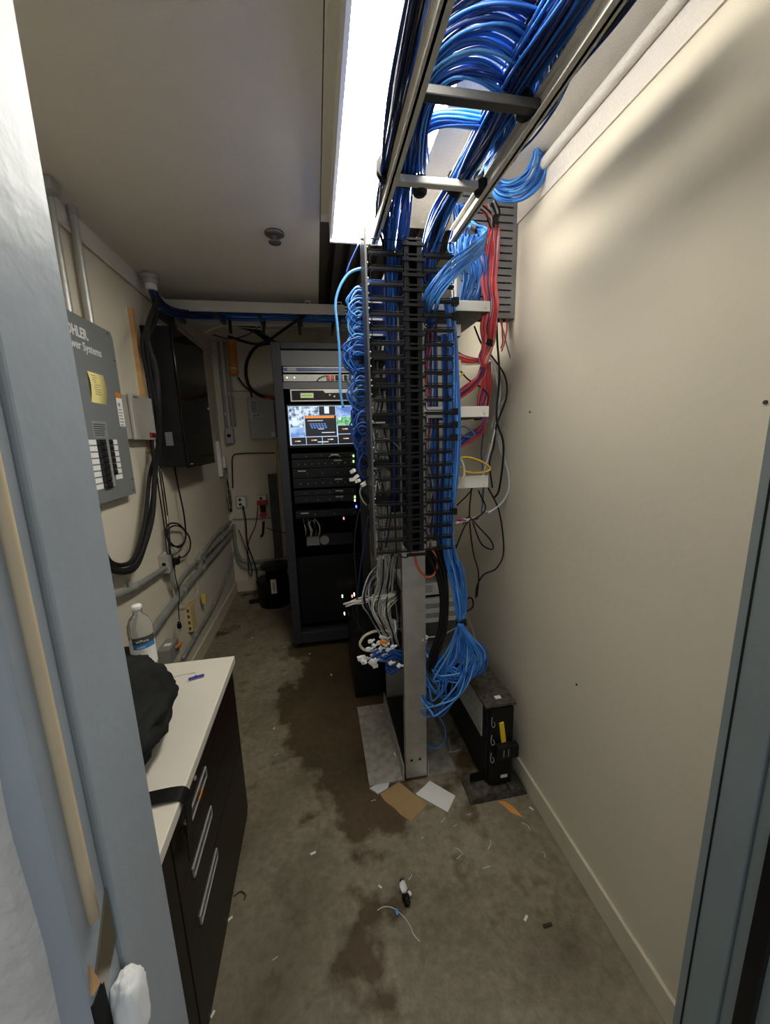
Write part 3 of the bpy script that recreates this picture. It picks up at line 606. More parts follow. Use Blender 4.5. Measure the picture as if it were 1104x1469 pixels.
fan('cable_ends', rw((578, 935, 578, 950, 1.52, 1.55), (560, 930, 566, 945, 1.5, 1.52), (548, 930, 552, 950, 1.48, 1.5), (535, 934, 530, 948, 1.46, 1.48)), 14, [C_BLUE[1], C_BLUE[0], C_BLUE[2]], 'blue cable ends reaching left behind the white connectors', jit=.008)
fan('cable_ends', rw((576, 950, 578, 960, 1.54, 1.56), (566, 955, 560, 968, 1.54, 1.56), (556, 950, 552, 962, 1.54, 1.56)), 10, [C_BLUE[2], C_BLUE[1]], 'deep blue cables bunched at the left of the post foot', jit=.008)
# grey cables behind the left windows and colours behind the right ones
for x0, x1, py0, py1, n, mats, lb in ((532, 575, 620, 790, 18, [C_WHT[1], C_WHT[0], C_DARK[1], C_WHT[1]], 'slanting grey cables behind the lower left windows of the manager'),
        (534, 575, 660, 700, 5, [mat('teal_jacket', (.03, .20, .16), .45)], 'teal cables behind the lower left windows'),
        (602, 618, 470, 650, 13, [C_RED[0], C_WHT[0], C_RED[1], C_BLUE[3], C_WHT[0]], 'red and white cables behind the upper right windows'),
        (604, 622, 660, 780, 9, [C_WHT[2], C_WHT[1], C_PUR[0]], 'cream and grey cables behind the lower right windows'),
        (535, 575, 480, 620, 9, [C_DARK[0], C_DARK[1], C_WHT[1]], 'mixed dark cables behind the middle left windows')):
    root = thing('inner_cables', tuple(at((x0 + x1) / 2, py1, 1, 1.62)), lb, 'cables')
    for i in range(n):
        xx = x0 + (x1 - x0) * (i + .5) / n; d = R(1.56, 1.66) if x0 < 600 else R(1.50, 1.53)
        if 'teal' in lb: P = [at(x0, 672 + i * 3, 1, d), at(552, 660 + i * 3, 1, d), at(x1, 676 + i * 3, 1, d)]
        else: P = [at(xx + R(-7, 7), py0 + R(-10, 10), 1, d), at(xx + R(-6, 6), (py0 * 2 + py1) / 3, 1, d), at(xx + R(-9, 9), (py0 + 2 * py1) / 3, 1, d), at(xx + R(-6, 6), py1 + R(-10, 10), 1, d)]
        MB().tube(P, .0034, 5, 5).build('cable', mats[i % len(mats)], root)
strand('cable', [at(a, b, 1, 1.5) for a, b in ((538, 640), (545, 632), (556, 630), (566, 636), (574, 646))], .0034, C_WHT[1], 'light grey cable arched across two left windows of the manager')

# ================================================================== LOWER RACK SHELVES
ls = thing('vented_case', (.50, 1.65, .78), 'large white vented equipment case beside the rack post', 'equipment case')
a = at(597, 866, 1, 1.60); c = at(672, 905, 1, 1.60)
B(.36, .655, 1.60, 1.90, .742, .86).build('case_body', whitemetal, ls, bevel=.003)
v = MB()
for r_ in range(2):
    for i in range(26):
        for j in range(3):
            x = .44 + i * .0078 + (j % 2) * .0039; z = .835 - r_ * .048 - j * .0085
            v.cyl((x, 1.5985, z), (x, 1.601, z), .0028, 6)
v.build('vent_holes', darkvoid, ls)['kind'] = 'stuff'
s2 = thing('vented_box', (.48, 1.66, .885), 'smaller white vented box stacked on the large case', 'equipment case')
B(.36, .535, 1.62, 1.86, .872, .93).build('case_body', whitemetal, s2, bevel=.002)
v = MB()
for i in range(9):
    for j in range(4): v.cyl((.445 + i * .006, 1.6185, .89 + j * .009), (.445 + i * .006, 1.621, .89 + j * .009), .002, 6)
v.build('vent_holes', darkvoid, s2)['kind'] = 'stuff'
B(.36, .535, 1.62, 1.86, .862, .866).build('foot', black, s2)
sh = thing('rack_shelf', (.55, 1.7, .58), 'dark flat rack shelf with a grey front lip under the vented case', 'shelf')
B(.335, .70, 1.53, 1.93, .59, .596).build('shelf_plate', slotgrey, sh); B(.335, .70, 1.524, 1.53, .565, .60).build('front_lip', greymetal, sh)
B(.335, .341, 1.53, 1.93, .596, .72).build('side_plate', slotgrey, sh)
dv = thing('rack_device', (.5, 1.75, .95), 'dark equipment box at the bottom of the manager', 'rack equipment')
B(.435, .62, 1.64, 1.92, .965, 1.10).build('case_body', blackm, dv, bevel=.003)
B(.46, .52, 1.63, 1.64, 1.10, 1.13).build('connector_strip', whitemetal, dv)
lt = thing('patch_bay', (.24, 1.7, .65), 'patch panel behind the connectors left of the post, edge on', 'patch panel')
B(.285, .315, 1.55, 1.96, .62, .93).build('panel_body', blackm, lt)
for k in range(6): B(.268, .285, 1.56, 1.95, .63 + k * .05, .655 + k * .05).build('port_row', C_WHT[2], lt)
# black computer tower on the floor left
ct = thing('computer_tower', (.25, 2.3, 0), 'black computer tower on the floor under the hanging connectors', 'computer')
B(.15, .345, 2.13, 2.55, .006, .47).build('case_body', blackm, ct, bevel=.006)
B(.158, .337, 2.122, 2.13, .02, .46).build('front_bezel', black, ct, bevel=.003)
for x in (.17, .325): MB().cyl((x, 2.15, 0), (x, 2.15, .01), .012, 10).build('foot', black, ct)
# ================================================================== UPS TOWER
up = thing('battery_backup', (.71, 1.7, 0), 'tall narrow black battery backup with a yellow pull tab by the right wall', 'battery backup')
def sk(x0, x1, y0, y1, z0, z1): return B(x0, x1, y0, y1, z0, z1)
B(.668, .79, 1.372, 2.0, .03, .435).build('case_body', blackm, up, bevel=.004)
MB().prism([(.655, 1.362, .435), (.80, 1.362, .435), (.80, 2.0, .435), (.655, 2.0, .435)], (0, 0, .012)).build('top_cover', dusty, up, bevel=.002)
B(.675, .786, 1.357, 1.372, .04, .43).build('front_bezel', black, up, bevel=.003)
B(.700, .800, 1.325, 1.357, .20, .262).build('battery_latch', blackm, up, bevel=.004)
B(.726, .729, 1.323, 1.326, .215, .25).build('latch_slot', greyink, up); B(.748, .751, 1.323, 1.326, .215, .25).build('latch_slot', greyink, up)
MB().box(.722, .743, 1.350, 1.356, .265, .365, ry=math.radians(-8)).build('pull_tab', yell, up)
B(.664, .668, 1.42, 1.70, .25, .425).build('side_label', mat('worn_label', (.38, .37, .34), .7, var=.25, scale=30), up)
B(.72, .748, 1.40, 1.42, .4472, .448).build('top_sticker', paper, up)
B(.733, .765, 1.3550, 1.3568, .075, .09).build('front_sticker', paper, up)
B(.60, .668, 1.385, 1.392, .05, .09).build('side_bracket', black, up)
for (x0, x1) in ((.578, .69), (.765, .845)):
    poly = [(x0, 1.345, 0), (x1, 1.345, 0)] if x0 < .7 else [(x0, 1.345, 0), (x1, 1.345, 0)]
    prof = [(x0, 0), (x1, 0), (x1, .045), ((x0 + x1) / 2 + (.02 if x0 < .7 else -.03), .045), (x0 + .012, .03), (x0, .012)] if x0 < .7 else [(x0, 0), (x1, 0), (x1, .012), (x1 - .015, .03), (x0 + .02, .045), (x0, .045)]
    MB().prism([(x, 1.44, z) for x, z in prof], (0, -.12, 0)).build('stabiliser_foot', dusty, up, bevel=.003)
B(.69, .765, 1.32, 1.44, 0, .03).build('foot_bridge', dusty, up, bevel=.002)
for k in range(3):
    MB().tube([(.682, 1.352, .40 - k * .09), (.676, 1.345, .38 - k * .09), (.679, 1.345, .36 - k * .09), (.688, 1.35, .35 - k * .09), (.695, 1.35, .36 - k * .09), (.69, 1.353, .375 - k * .09)], .0018, 5).build('wire', C_WHT[1], up)

# ================================================================== SERVER CABINET
sc = thing('server_cabinet', (.05, 3.2, 0), 'tall black server cabinet with a lit screen against the back of the room', 'server cabinet')
X0, X1, Y0, Y1, Z0, Z1c = -.262, .36, 2.80, 3.70, .05, 2.256
cabm = mat('cabinet_charcoal', (.032, .034, .04), .45, .1, var=.08)
B(X0, X0 + .03, Y0 + .02, Y1, Z0, Z1c).build('side_panel', cabm, sc); B(X1 - .03, X1, Y0 + .02, Y1, Z0, Z1c).build('side_panel', cabm, sc)
B(X0 + .03, X1 - .03, Y0 + .02, Y1, Z1c - .03, Z1c).build('top_panel', cabm, sc); B(X0 + .03, X1 - .03, Y0 + .02, Y1, Z0, Z0 + .03).build('bottom_panel', cabm, sc)
B(X0 + .03, X1 - .03, Y1 - .02, Y1, Z0 + .03, Z1c - .03).build('back_panel', black, sc)
b = MB(); b.box(X0, X0 + .062, Y0 - .012, Y0 + .02, Z0, Z1c); b.box(X1 - .062, X1, Y0 - .012, Y0 + .02, Z0, Z1c); b.box(X0 + .062, X1 - .062, Y0 - .012, Y0 + .02, Z1c - .045, Z1c); b.box(X0 + .062, X1 - .062, Y0 - .012, Y0 + .02, Z0, Z0 + .09)
b.build('door_frame', cabm, sc, bevel=.005)
B(X0 + .030, X0 + .062, Y0 + .02, Y0 + .06, Z0 + .09, Z1c - .05).build('mounting_rail', black, sc); B(X1 - .062, X1 - .030, Y0 + .02, Y0 + .06, Z0 + .09, Z1c - .05).build('mounting_rail', black, sc)
for x in (X0 + .04, X1 - .04):
    for y in (Y0 + .05, Y1 - .05): MB().cyl((x, y, 0), (x, y, Z0), .018, 12).build('foot', black, sc)
# perforated top panel
perf = mat('perforated_steel', (.06, .06, .065), .5, .3)
def perforate(m, s):
    nt = m.node_tree; bs = nt.nodes['Principled BSDF']; tc = [n for n in nt.nodes if n.type == 'TEX_COORD'][0]
    vo = nt.nodes.new('ShaderNodeTexVoronoi'); vo.inputs['Scale'].default_value = s; vo.inputs['Randomness'].default_value = 0
    rp = nt.nodes.new('ShaderNodeValToRGB'); rp.color_ramp.elements[0].position = .30; rp.color_ramp.elements[1].position = .40
    rp.color_ramp.elements[0].color = (.006, .006, .006, 1); rp.color_ramp.elements[1].color = (.10, .10, .105, 1)
    nt.links.new(tc.outputs['Object'], vo.inputs['Vector']); nt.links.new(vo.outputs['Distance'], rp.inputs['Fac']); nt.links.new(rp.outputs['Color'], bs.inputs['Base Color'])
perforate(perf, 75)
B(-.20, .298, Y0 + .006, Y0 + .012, 2.105, 2.205).build('vent_panel', perf, sc)
B(-.20, .298, Y0 + .006, Y0 + .012, 1.955, 2.0).build('vent_panel', perf, sc)
def dev(name, x0, x1, z0, z1, m, lb, y=Y0 + .012, d=.5, cat='rack device'):
    t = thing(name, ((x0 + x1) / 2, y + d / 2, z0), lb, cat)
    B(x0, x1, y + .006, y + d, z0, z1).build('chassis', blackm, t); B(x0 - .004, x1 + .004, y, y + .006, z0, z1).build('faceplate', m, t, bevel=.0015)
    return t
bluestrip = mat('blue_panel', (.05, .07, .16), .4, .3, var=.2)
t = dev('patch_bay', -.19, .29, 2.062, 2.10, bluestrip, 'narrow blue patch panel highest in the server cabinet')
for k in range(24): B(-.09 + k * .0155, -.079 + k * .0155, Y0 + .009, Y0 + .012, 2.068, 2.076).build('port', black, t)
B(-.165, -.105, Y0 + .009, Y0 + .012, 2.075, 2.093).build('label_plate', greyink, t)
for z in (2.065, 2.095): B(-.19, .29, Y0 + .008, Y0 + .012, z, z + .004).build('trim_strip', galv, t)
t = dev('power_shelf', -.19, .29, 2.005, 2.052, mat('brushed_grey', (.36, .37, .33), .45, .5, var=.1), 'light grey shelf with red and black sockets below the patch panel')
for k, m_ in enumerate((C_RED[0], C_RED[0], blackm, C_RED[0], blackm, blackm)): B(.10 + k * .03, .122 + k * .03, Y0 - .004, Y0 + .012, 2.012, 2.045).build('socket', m_, t, bevel=.003)
for k in range(4): MB().cyl((-.17 + k * .05, Y0 + .008, 2.03), (-.17 + k * .05, Y0 + .012, 2.03), .004, 8).build('indicator', led_w if k < 2 else galv, t)
MB().tube([(.03, Y0 + .004, 2.006), (.05, Y0 - .006, 2.025), (.09, Y0 - .006, 2.04), (.11, Y0, 2.03)], .003, 6).build('lead', C_BLK[0], t)
t = dev('firewall_appliance', -.15, .26, 1.873, 1.95, blackm, 'silver framed black appliance with a green display above the monitor')
fb = MB(); fb.box(-.155, .265, Y0 + .004, Y0 + .012, 1.943, 1.951); fb.box(-.155, .265, Y0 + .004, Y0 + .012, 1.871, 1.878); fb.box(-.155, -.147, Y0 + .004, Y0 + .012, 1.878, 1.943); fb.box(.257, .265, Y0 + .004, Y0 + .012, 1.878, 1.943)
fb.build('silver_frame', galv, t)
MB().prism([(.07, Y0 + .010, 1.943), (.085, Y0 + .010, 1.927), (.257, Y0 + .010, 1.927), (.257, Y0 + .010, 1.943)], (0, -.004, 0)).build('silver_tab', galv, t)
B(-.088, .002, Y0 + .004, Y0 + .012, 1.893, 1.927).build('display_bezel', galv, t)
B(-.083, -.003, Y0 + .002, Y0 + .004, 1.898, 1.922).build('display', mat('lcd_green', (.3, .45, .12), emit=(.42, .62, .18), es=.7), t)
for k in range(9): B(-.078 + k * .008, -.074 + k * .008, Y0 + .0014, Y0 + .002, 1.905, 1.915).build('digit', ink, t)
for x, z in ((.115, 1.913), (.147, 1.903)): MB().cyl((x, Y0 + .005, z), (x, Y0 + .012, z), .006, 10).build('button', white, t)
# CCTV monitor
mo = thing('monitor', (.045, Y0 + .02, 1.56), 'flat monitor showing a grid of camera pictures inside the server cabinet', 'monitor')
B(-.19, .285, Y0 + .012, Y0 + .05, 1.552, 1.853).build('bezel', black, mo, bevel=.002)
def em(n, c, c2=None, es=1.0, sc=30):
    m = bpy.data.materials.new(n); m.use_nodes = True; nt = m.node_tree; bs = nt.nodes['Principled BSDF']; bs.inputs['Base Color'].default_value = (.01, .01, .01, 1)
    tc = nt.nodes.new('ShaderNodeTexCoord'); nn = nt.nodes.new('ShaderNodeTexNoise'); nn.inputs['Scale'].default_value = sc; nn.inputs['Detail'].default_value = 3
    rp = nt.nodes.new('ShaderNodeValToRGB'); rp.color_ramp.elements[0].position = .40; rp.color_ramp.elements[1].position = .60
    rp.color_ramp.elements[0].color = (*c, 1); rp.color_ramp.elements[1].color = (*(c2 or c), 1)
    nt.links.new(tc.outputs['Object'], nn.inputs['Vector']); nt.links.new(nn.outputs['Fac'], rp.inputs['Fac']); nt.links.new(rp.outputs['Color'], bs.inputs['Emission Color']); bs.inputs['Emission Strength'].default_value = es
    return m
E_PIC = em('picture_cool', (.03, .08, .25), (.75, .9, 1), 1.0, 42); E_PIC2 = em('picture_pale', (.10, .22, .62), (.45, .65, 1), 1.0, 18); E_DK = em('picture_off', (.008, .010, .014)); E_GR = em('picture_green', (.05, .35, .08), (.35, .85, .45), .8, 60)
E_LN = em('grid_line', (.55, .68, .85)); E_OR = em('title_orange', (1, .30, .05)); E_TX = em('screen_text', (.75, .8, .9)); E_BL = em('screen_keys', (.12, .25, .6)); E_WH = em('screen_white', (.8, .95, 1))
def tile(x0, y0, x1, y1, m, nm='picture_tile', dy=0.0):
    f = lambda x: -.18 + (x - 175) / 505 * .452; g = lambda y: 1.842 - (y - 830) / 295 * .272
    B(f(x0), f(x1), Y0 + .0105 - dy, Y0 + .012 - dy, g(y1), g(y0)).build(nm, m, mo)
tile(175, 832, 682, 1124, E_LN, 'screen')
for q in ((178, 836, 290, 905, E_PIC), (178, 908, 290, 990, E_PIC), (293, 836, 410, 903, E_PIC), (414, 836, 541, 903, E_DK), (546, 836, 674, 914, E_PIC2), (183, 994, 296, 1062, E_PIC2), (548, 918, 676, 978, E_GR), (555, 982, 678, 1045, E_DK), (187, 1066, 298, 1121, E_DK), (303, 1066, 425, 1121, E_DK), (430, 1066, 550, 1121, E_DK), (556, 1050, 680, 1121, E_DK)): tile(*q, dy=.001)
tile(300, 905, 545, 1060, E_DK, 'dialog_window', .002); tile(303, 908, 530, 924, E_OR, 'title_bar', .003)
tile(455, 838, 492, 890, E_WH, 'picture_detail', .002); tile(200, 915, 240, 975, E_WH, 'picture_detail', .002); tile(560, 920, 585, 940, E_WH, 'picture_detail', .002)
for k in range(6):
    for j in range(3): tile(335 + k * 22 + j * 5, 962 + j * 14, 350 + k * 22 + j * 5, 972 + j * 14, E_BL, 'key', .003)
for q in ((320, 940, 440, 945), (425, 1030, 530, 1036), (390, 1100, 475, 1107), (400, 1003, 445, 1008)): tile(*q, E_TX, 'text_line', .003)
for x, y in ((590, 1005), (595, 1078), (212, 1090), (340, 1085), (470, 1082)): tile(x, y, x + 18, y + 9, E_OR, 'caption', .003); tile(x + 20, y, x + 44, y + 8, E_TX, 'caption', .003)
# servers below
def server(z0, z1, lb, bays=8, logo=.17):
    t = dev('rack_server', -.175, .27, z0, z1, blackm, lb, cat='server')
    for k in range(bays):
        w_ = .43 / bays; x = -.168 + k * w_
        B(x, x + w_ - .004, Y0 + .009, Y0 + .013, z0 + .006, z1 - .006).build('drive_bay', mat_bay, t)
        B(x + w_ - .016, x + w_ - .012, Y0 + .0075, Y0 + .009, (z0 + z1) / 2 - .006, (z0 + z1) / 2 + .002).build('latch', greyink, t)
    B(logo, logo + .055, Y0 + .006, Y0 + .009, z1 - .018, z1 - .009).build('name_plate', greyink, t)
    return t
mat_bay = mat('drive_bay_black', (.012, .012, .013), .3, .2)
for (z0, z1, lb, bays, lg) in ((1.475, 1.51, 'black shelf server with a rounded handle directly below the monitor', 4, .10), (1.405, 1.468, 'black server with many drive bays, second below the monitor', 9, .12), (1.335, 1.400, 'third black server below the monitor, drive bays in one row', 4, -.14),
        (1.262, 1.33, 'fourth black server below the monitor, level with the white plugs', 8, .12), (1.205, 1.245, 'fifth black server below the monitor, above the blue light', 5, .12), (1.150, 1.20, 'black server beside the small blue light', 5, .12), (1.04, 1.09, 'plain black server lowest in the stack with a red light', 3, -.14)):
    server(z0, z1, lb, bays, lg)
lw = MB().tube([(.085, Y0 + .006, 1.478), (.10, Y0 - .004, 1.49), (.13, Y0 - .006, 1.494), (.155, Y0 - .004, 1.49), (.165, Y0 + .006, 1.478)], .003, 6); tag(lw.build('curved_pull', galv), 'small curved silver handle just under the monitor', 'handle')
for px, py, m_, lb in ((507, 654, led_g, 'upper green light'), (507, 662, led_g, 'lower green light'), (509, 713, led_g, 'green light above the blue light'), (509, 718, led_w, 'pale light above the blue light'), (511, 727, led_b, 'small glowing blue light'), (493, 744, led_r, 'small red light'), (491, 856, led_w, 'lone pale light low in the cabinet'), (508, 853, led_w, 'tall pale light low in the cabinet'), (494, 881, led_w, 'tiny white light near the cabinet foot'), (505, 856, led_r, 'tiny red light low in the cabinet')):
    c = at(px, py, 1, Y0 - .004)
    if c.x > .297: pass
    MB().box(c.x - .004, c.x + .004, c.y, c.y + .02, c.z - .008 * (1.6 if 'tall' in lb else 1), c.z + .008).build('indicator_light', m_, sc)['label'] = lb
# lower interior
t = dev('tape_drive', -.12, .24, .79, .88, blackm, 'dim grey equipment block in the lower half of the cabinet', y=Y0 + .12)
B(-.115, -.02, Y0 + .11, Y0 + .12, .80, .87).build('panel', slotgrey, t); MB().cyl((.02, Y0 + .108, .835), (.02, Y0 + .12, .835), .035, 18).build('dial', slotgrey, t)
fan('cabinet_cables', [(Vector((-.14, Y0 + .06, 1.02)), Vector((-.02, Y0 + .06, 1.02))), (Vector((-.13, Y0 + .05, .98)), Vector((0, Y0 + .05, .97))), (Vector((-.12, Y0 + .06, .93)), Vector((-.01, Y0 + .06, .92))), (Vector((-.12, Y0 + .08, .885)), Vector((-.02, Y0 + .08, .885)))], 10, [C_WHT[1], C_DARK[1], C_BLK[0]], 'grey cables hanging inside the lower part of the cabinet', r=.004, jit=.01)
B(-.20, .298, Y0 + .14, Y0 + .15, .14, .70).build('filler_panel', black, sc)

# ================================================================== LEFT WALL
def wallbox(side_px, fl, fr, bot):
    """box on the left wall: pixel of its wall edge, front face near edge (top), far edge (top), bottom row"""
    y = at(side_px, fl[1], 0, XL).y; p = at(fl[0], fl[1], 1, y); q = at(fr[0], fr[1], 0, p.x); c = at(fl[0] + .12 * (bot - fl[1]) * 0, bot, 0, p.x)
    return p.x, y, q.y, at(fl[0], bot, 1, y).z, p.z
# load centre panel
PX = XL + .05
pn = thing('breaker_box', (XL, 1.85, 1.37), 'large grey breaker panel with rows of switches on the left wall', 'electrical panel')
B(XL, PX - .004, 1.60, 2.05, 1.39, 2.09).build('back_box', panelg, pn)
MB().prism([(PX - .004, 1.565, 1.365), (PX - .004, 2.075, 1.365), (PX - .004, 2.075, 2.085), (PX - .004, 2.06, 2.115), (PX - .004, 1.565, 2.115)], (.004, 0, 0)).build('cover', panelg, pn, bevel=.001)
PF = PX
def onp(px, py): return at(px, py, 0, PF)
kl = onp(94, 478)
text('KOHLER.', .056, (PF + .0005, 1.690, 2.030), mat('white_print', (.75, .77, .76), .6), pn, rot=TOX, bold=.0014, xs=.78)
text('Power Systems', .048, (PF + .0005, 1.688, 1.982), bpy.data.materials['white_print'], pn, rot=TOX, bold=.0004, xs=.88)
a = onp(124, 532); c = onp(156, 596)
note = MB(); NU = 6
for k in range(NU + 1):
    u = k / NU; z = a.z + (c.z - a.z) * u
    off = .002 + .006 * math.sin(u * 5); note.add([(PF + off, a.y, z), (PF + off, c.y - .004 * u, z)], [])
note.f = [(2 * k, 2 * k + 1, 2 * k + 3, 2 * k + 2) for k in range(NU)]; note.sm = [True] * NU
no = note.build('note', yellowp, pn); no['label'] = 'yellow handwritten note taped to the panel'; sm = no.modifiers.new('thick', 'SOLIDIFY'); sm.thickness = .0006
nt_ = MB()
for k in range(9):
    u = .08 + k * .055; y0_ = a.y + .012 + R(0, .02)
    off = .0035 + .006 * math.sin(u * 5)
    nt_.box(PF + off, PF + off + .0004, y0_, y0_ + R(.02, .07), a.z + (c.z - a.z) * u, a.z + (c.z - a.z) * u + .0025)
nt_.build('handwriting', greyink, no)
# breakers
B(PF, PF + .0135, 1.8515, 1.8645, 1.425, 1.632).build('centre_strip', greymetal, pn)
breakerm = mat('breaker_black', (.018, .018, .02), .35, spec=.5)
for k in range(8):
    z = 1.628 - k * .0262
    B(PF, PF + .0012, 1.712, 1.792, z - .0205, z).build('circuit_label', paper, pn)
    if k < 7: B(PF, PF + .0012, 1.905, 1.965, z - .0195, z + .001).build('circuit_label', paper, pn)
for k in range(8):
    z = 1.628 - k * .0262
    b = MB(); b.box(PF, PF + .012, 1.797, 1.848, z - .0225, z + .0015); b.box(PF + .012, PF + .019, 1.812, 1.832, z - .015, z - .006)
    b.build('breaker', breakerm, pn, bevel=.0015)
for k in range(6):
    z = 1.628 - k * .0262
    b = MB(); b.box(PF, PF + .014, 1.868, 1.902, z - .0225, z + .0015); b.box(PF + .014, PF + .020, 1.876, 1.892, z - .015, z - .006)
    b.build('breaker', breakerm, pn, bevel=.0015)
for k in (6, 7): B(PF, PF + .003, 1.868, 1.902, 1.628 - k * .0262 - .023, 1.628 - k * .0262).build('blank_cover', panelg, pn, bevel=.001)
b = B(PF, PF + .0012, 1.782, 1.895, 1.636, 1.705); b.build('rating_label', mat('silver_label', (.34, .35, .37), .5, .3), pn)
l_ = MB()
for k in range(6): l_.box(PF + .0012, PF + .0016, 1.792, 1.885 - R(0, .02), 1.645 + k * .009, 1.649 + k * .009)
l_.build('rating_text', ink, pn)
a = onp(165, 564); c = onp(181, 612)
wl = B(PF, PF + .0012, a.y, c.y - .008, c.z, a.z - .02).build('warning_label', paper, pn)
B(PF + .0002, PF + .0015, a.y - .002, c.y - .010, a.z - .02, a.z + .004).build('warning_header', orange, wl)
l_ = MB(); l_.cyl((PF + .0012, a.y + .018, a.z - .05), (PF + .0016, a.y + .018, a.z - .05), .010, 12)
for k in range(7): l_.box(PF + .0012, PF + .0017, a.y + .004, c.y - .016 - R(0, .01), a.z - .075 - k * .014, a.z - .070 - k * .014)
l_.build('warning_text', greyink, wl)
for y, z in ((2.06, 1.99), (2.055, 1.44), (2.05, 1.385), (1.60, 1.39), (2.03, 2.10)): MB().cyl((PF, y, z), (PF + .002, y, z), .004, 8).build('screw', ink, pn)
# small box beside
bb = thing('transfer_box', (XL, 2.2, 1.62), 'small light grey box with a red display beside the breaker panel', 'electrical box')
fx, y0_, y1_, z0_, z1_ = wallbox(168, (186, 564), (216, 567), 631)
B(XL, fx - .018, y0_ + .006, y1_, z0_ + .003, z1_ - .004).build('case_body', boxg, bb, bevel=.004); B(fx - .016, fx, y0_, y1_ + .005, z0_, z1_).build('lid', boxg, bb, bevel=.004)
B(fx, fx + .002, y1_ - .085, y1_ - .010, z0_ + .012, z0_ + .038).build('display', mat('dark_red_display', (.10, .012, .016), .3), bb)
B(fx + .002, fx + .0026, y1_ - .082, y1_ - .062, z0_ + .015, z0_ + .035).build('red_mark', red, bb)
l_ = MB()
for k in range(6): l_.box(fx, fx + .0006, y0_ + .03 + k * .009, y0_ + .037 + k * .009, z1_ - .016, z1_ - .010)
l_.build('small_print', ink, bb)
# conduits above panel
for (ax, ay, z0, z1, lb) in ((XL + .028, 1.80, 2.115, 2.56, 'nearer of two steel conduits rising from the breaker panel'), (XL + .030, 1.945, 2.115, 2.56, 'farther of two steel conduits rising from the breaker panel')):
    t = thing('conduit', (ax, ay, z0), lb, 'conduit')
    MB().cyl((ax, ay, z0), (ax, ay, z1), .0145, 16).build('pipe', galv, t); MB().cyl((ax, ay, z1 - .03), (ax, ay, z1), .019, 16).build('coupling', galv, t)
tag(B(XL + .01, XL + .07, 1.74, 1.80, 2.515, 2.558).build('junction_fitting', galv, bevel=.006), 'dull metal fitting where the nearer conduit meets the ceiling', 'fitting')
# ceiling sleeve and blue cables entering
slv = thing('ceiling_sleeve', (XL + .09, 2.60, 2.47), 'metal conduit sleeve through the ceiling at the left wall, blue cables inside', 'conduit sleeve')
sx, sy = XL + .075, 2.57
MB().cyl((sx, sy, 2.50), (sx, sy, 2.56), .036, 18).build('sleeve', galv, slv)
MB().lathe((sx, sy, 2.53), [(.036, 0), (.05, .002), (.05, .02), (.036, .024)], 8).build('clamp_ring', galv, slv)
MB().cyl((sx, sy, 2.47), (sx, sy, 2.50), .031, 18).build('bushing', whitemetal, slv)
bundle('cable_bundle', [(sx, sy, 2.52), (sx + .008, sy + .02, 2.44), (sx + .04, 2.66, 2.40), (sx + .10, 2.78, 2.41), (-.70, 2.92, 2.45), (-.55, 2.95, 2.47)], 20, .026, [C_DARK[0], C_BLUE[2], C_DARK[1]], 'navy cables dropping from the ceiling sleeve onto the far tray', spread=[.8, 1, 1, 1, 1.2, 1.2])
# big dark flexible conduits down the wall, looping to the panel
ribbed = mat('ribbed_black', (.014, .014, .015), .55, bump=.5, bscale=200)
XW = XL + .19
bundle('flexible_conduits', [(sx + .0, 2.60, 2.44), (sx + .02, 2.50, 2.3), at(209, 491, 0, XL + .06), at(216, 545, 0, XL + .05), at(223, 595, 0, XL + .055), at(223, 640, 0, XL + .06), at(219, 680, 0, XL + .07), at(212, 740, 0, XL + .07), at(200, 785, 0, XL + .06), at(184, 812, 0, XL + .05), at(160, 808, 0, XL + .05), at(146, 775, 0, XL + .05), at(138, 728, 0, XL + .045)],
       2, .016, [ribbed], 'pair of black flexible conduits passing behind the small grey box with red display', 'cables', r=.0105, sides=10, wob=.006, part='conduit')
bundle('flexible_conduit', [(sx + .02, 2.60, 2.44), at(211, 477, 0, XL + .16), at(223, 528, 0, XW), at(227, 573, 0, XW), at(228, 634, 0, XL + .14), at(222, 680, 0, XL + .09), at(218, 740, 0, XL + .085), at(206, 785, 0, XL + .07), at(192, 817, 0, XL + .06), at(160, 818, 0, XL + .055), at(138, 790, 0, XL + .05), at(128, 728, 0, XL + .045)],
       1, .001, [ribbed], 'single black flexible conduit bowed out in front of the black enclosure', 'cables', r=.0125, sides=10, wob=.002, part='conduit')
# black wall rack
bx0, by0, by1, bz0, bz1 = XL, 2.46, 2.98, 1.45, 2.30
XF = XL + .172
y0b = at(245, 465, 0, XF).y; y1b = at(289, 490, 0, XF).y; z1b = at(245, 465, 0, XF).z; z0b = at(270, 672, 0, XF).z
wr = thing('wall_rack', (XL, (y0b + y1b) / 2, z0b), 'black wall mounted network enclosure with a glossy door on the left wall', 'enclosure')
B(XL, XF - .012, y0b + .01, y1b, z0b + .01, z1b - .005).build('case_body', blackm, wr, bevel=.004)
B(XF - .012, XF, y0b, y1b + .005, z0b, z1b).build('door', mat('glossy_black', (.006, .006, .007), .12, .1, var=.1), wr, bevel=.003)
B(XF, XF + .0015, y0b + .04, y0b + .09, z0b + .02, z0b + .027).build('badge', galv, wr)
MB().cyl((XF, y1b - .03, z0b + .40), (XF + .008, y1b - .03, z0b + .40), .009, 12).build('lock', galv, wr)
B(XL + .06, XL + .10, y0b + .006, y0b + .010, z0b + .14, z0b + .22).build('side_vent', slotgrey, wr)
tag(B(XL, XL + .02, 2.405, 2.445, 1.56, 2.33).build('wood_plank', wood), 'raw wood plank on the wall left of the black enclosure', 'plank')
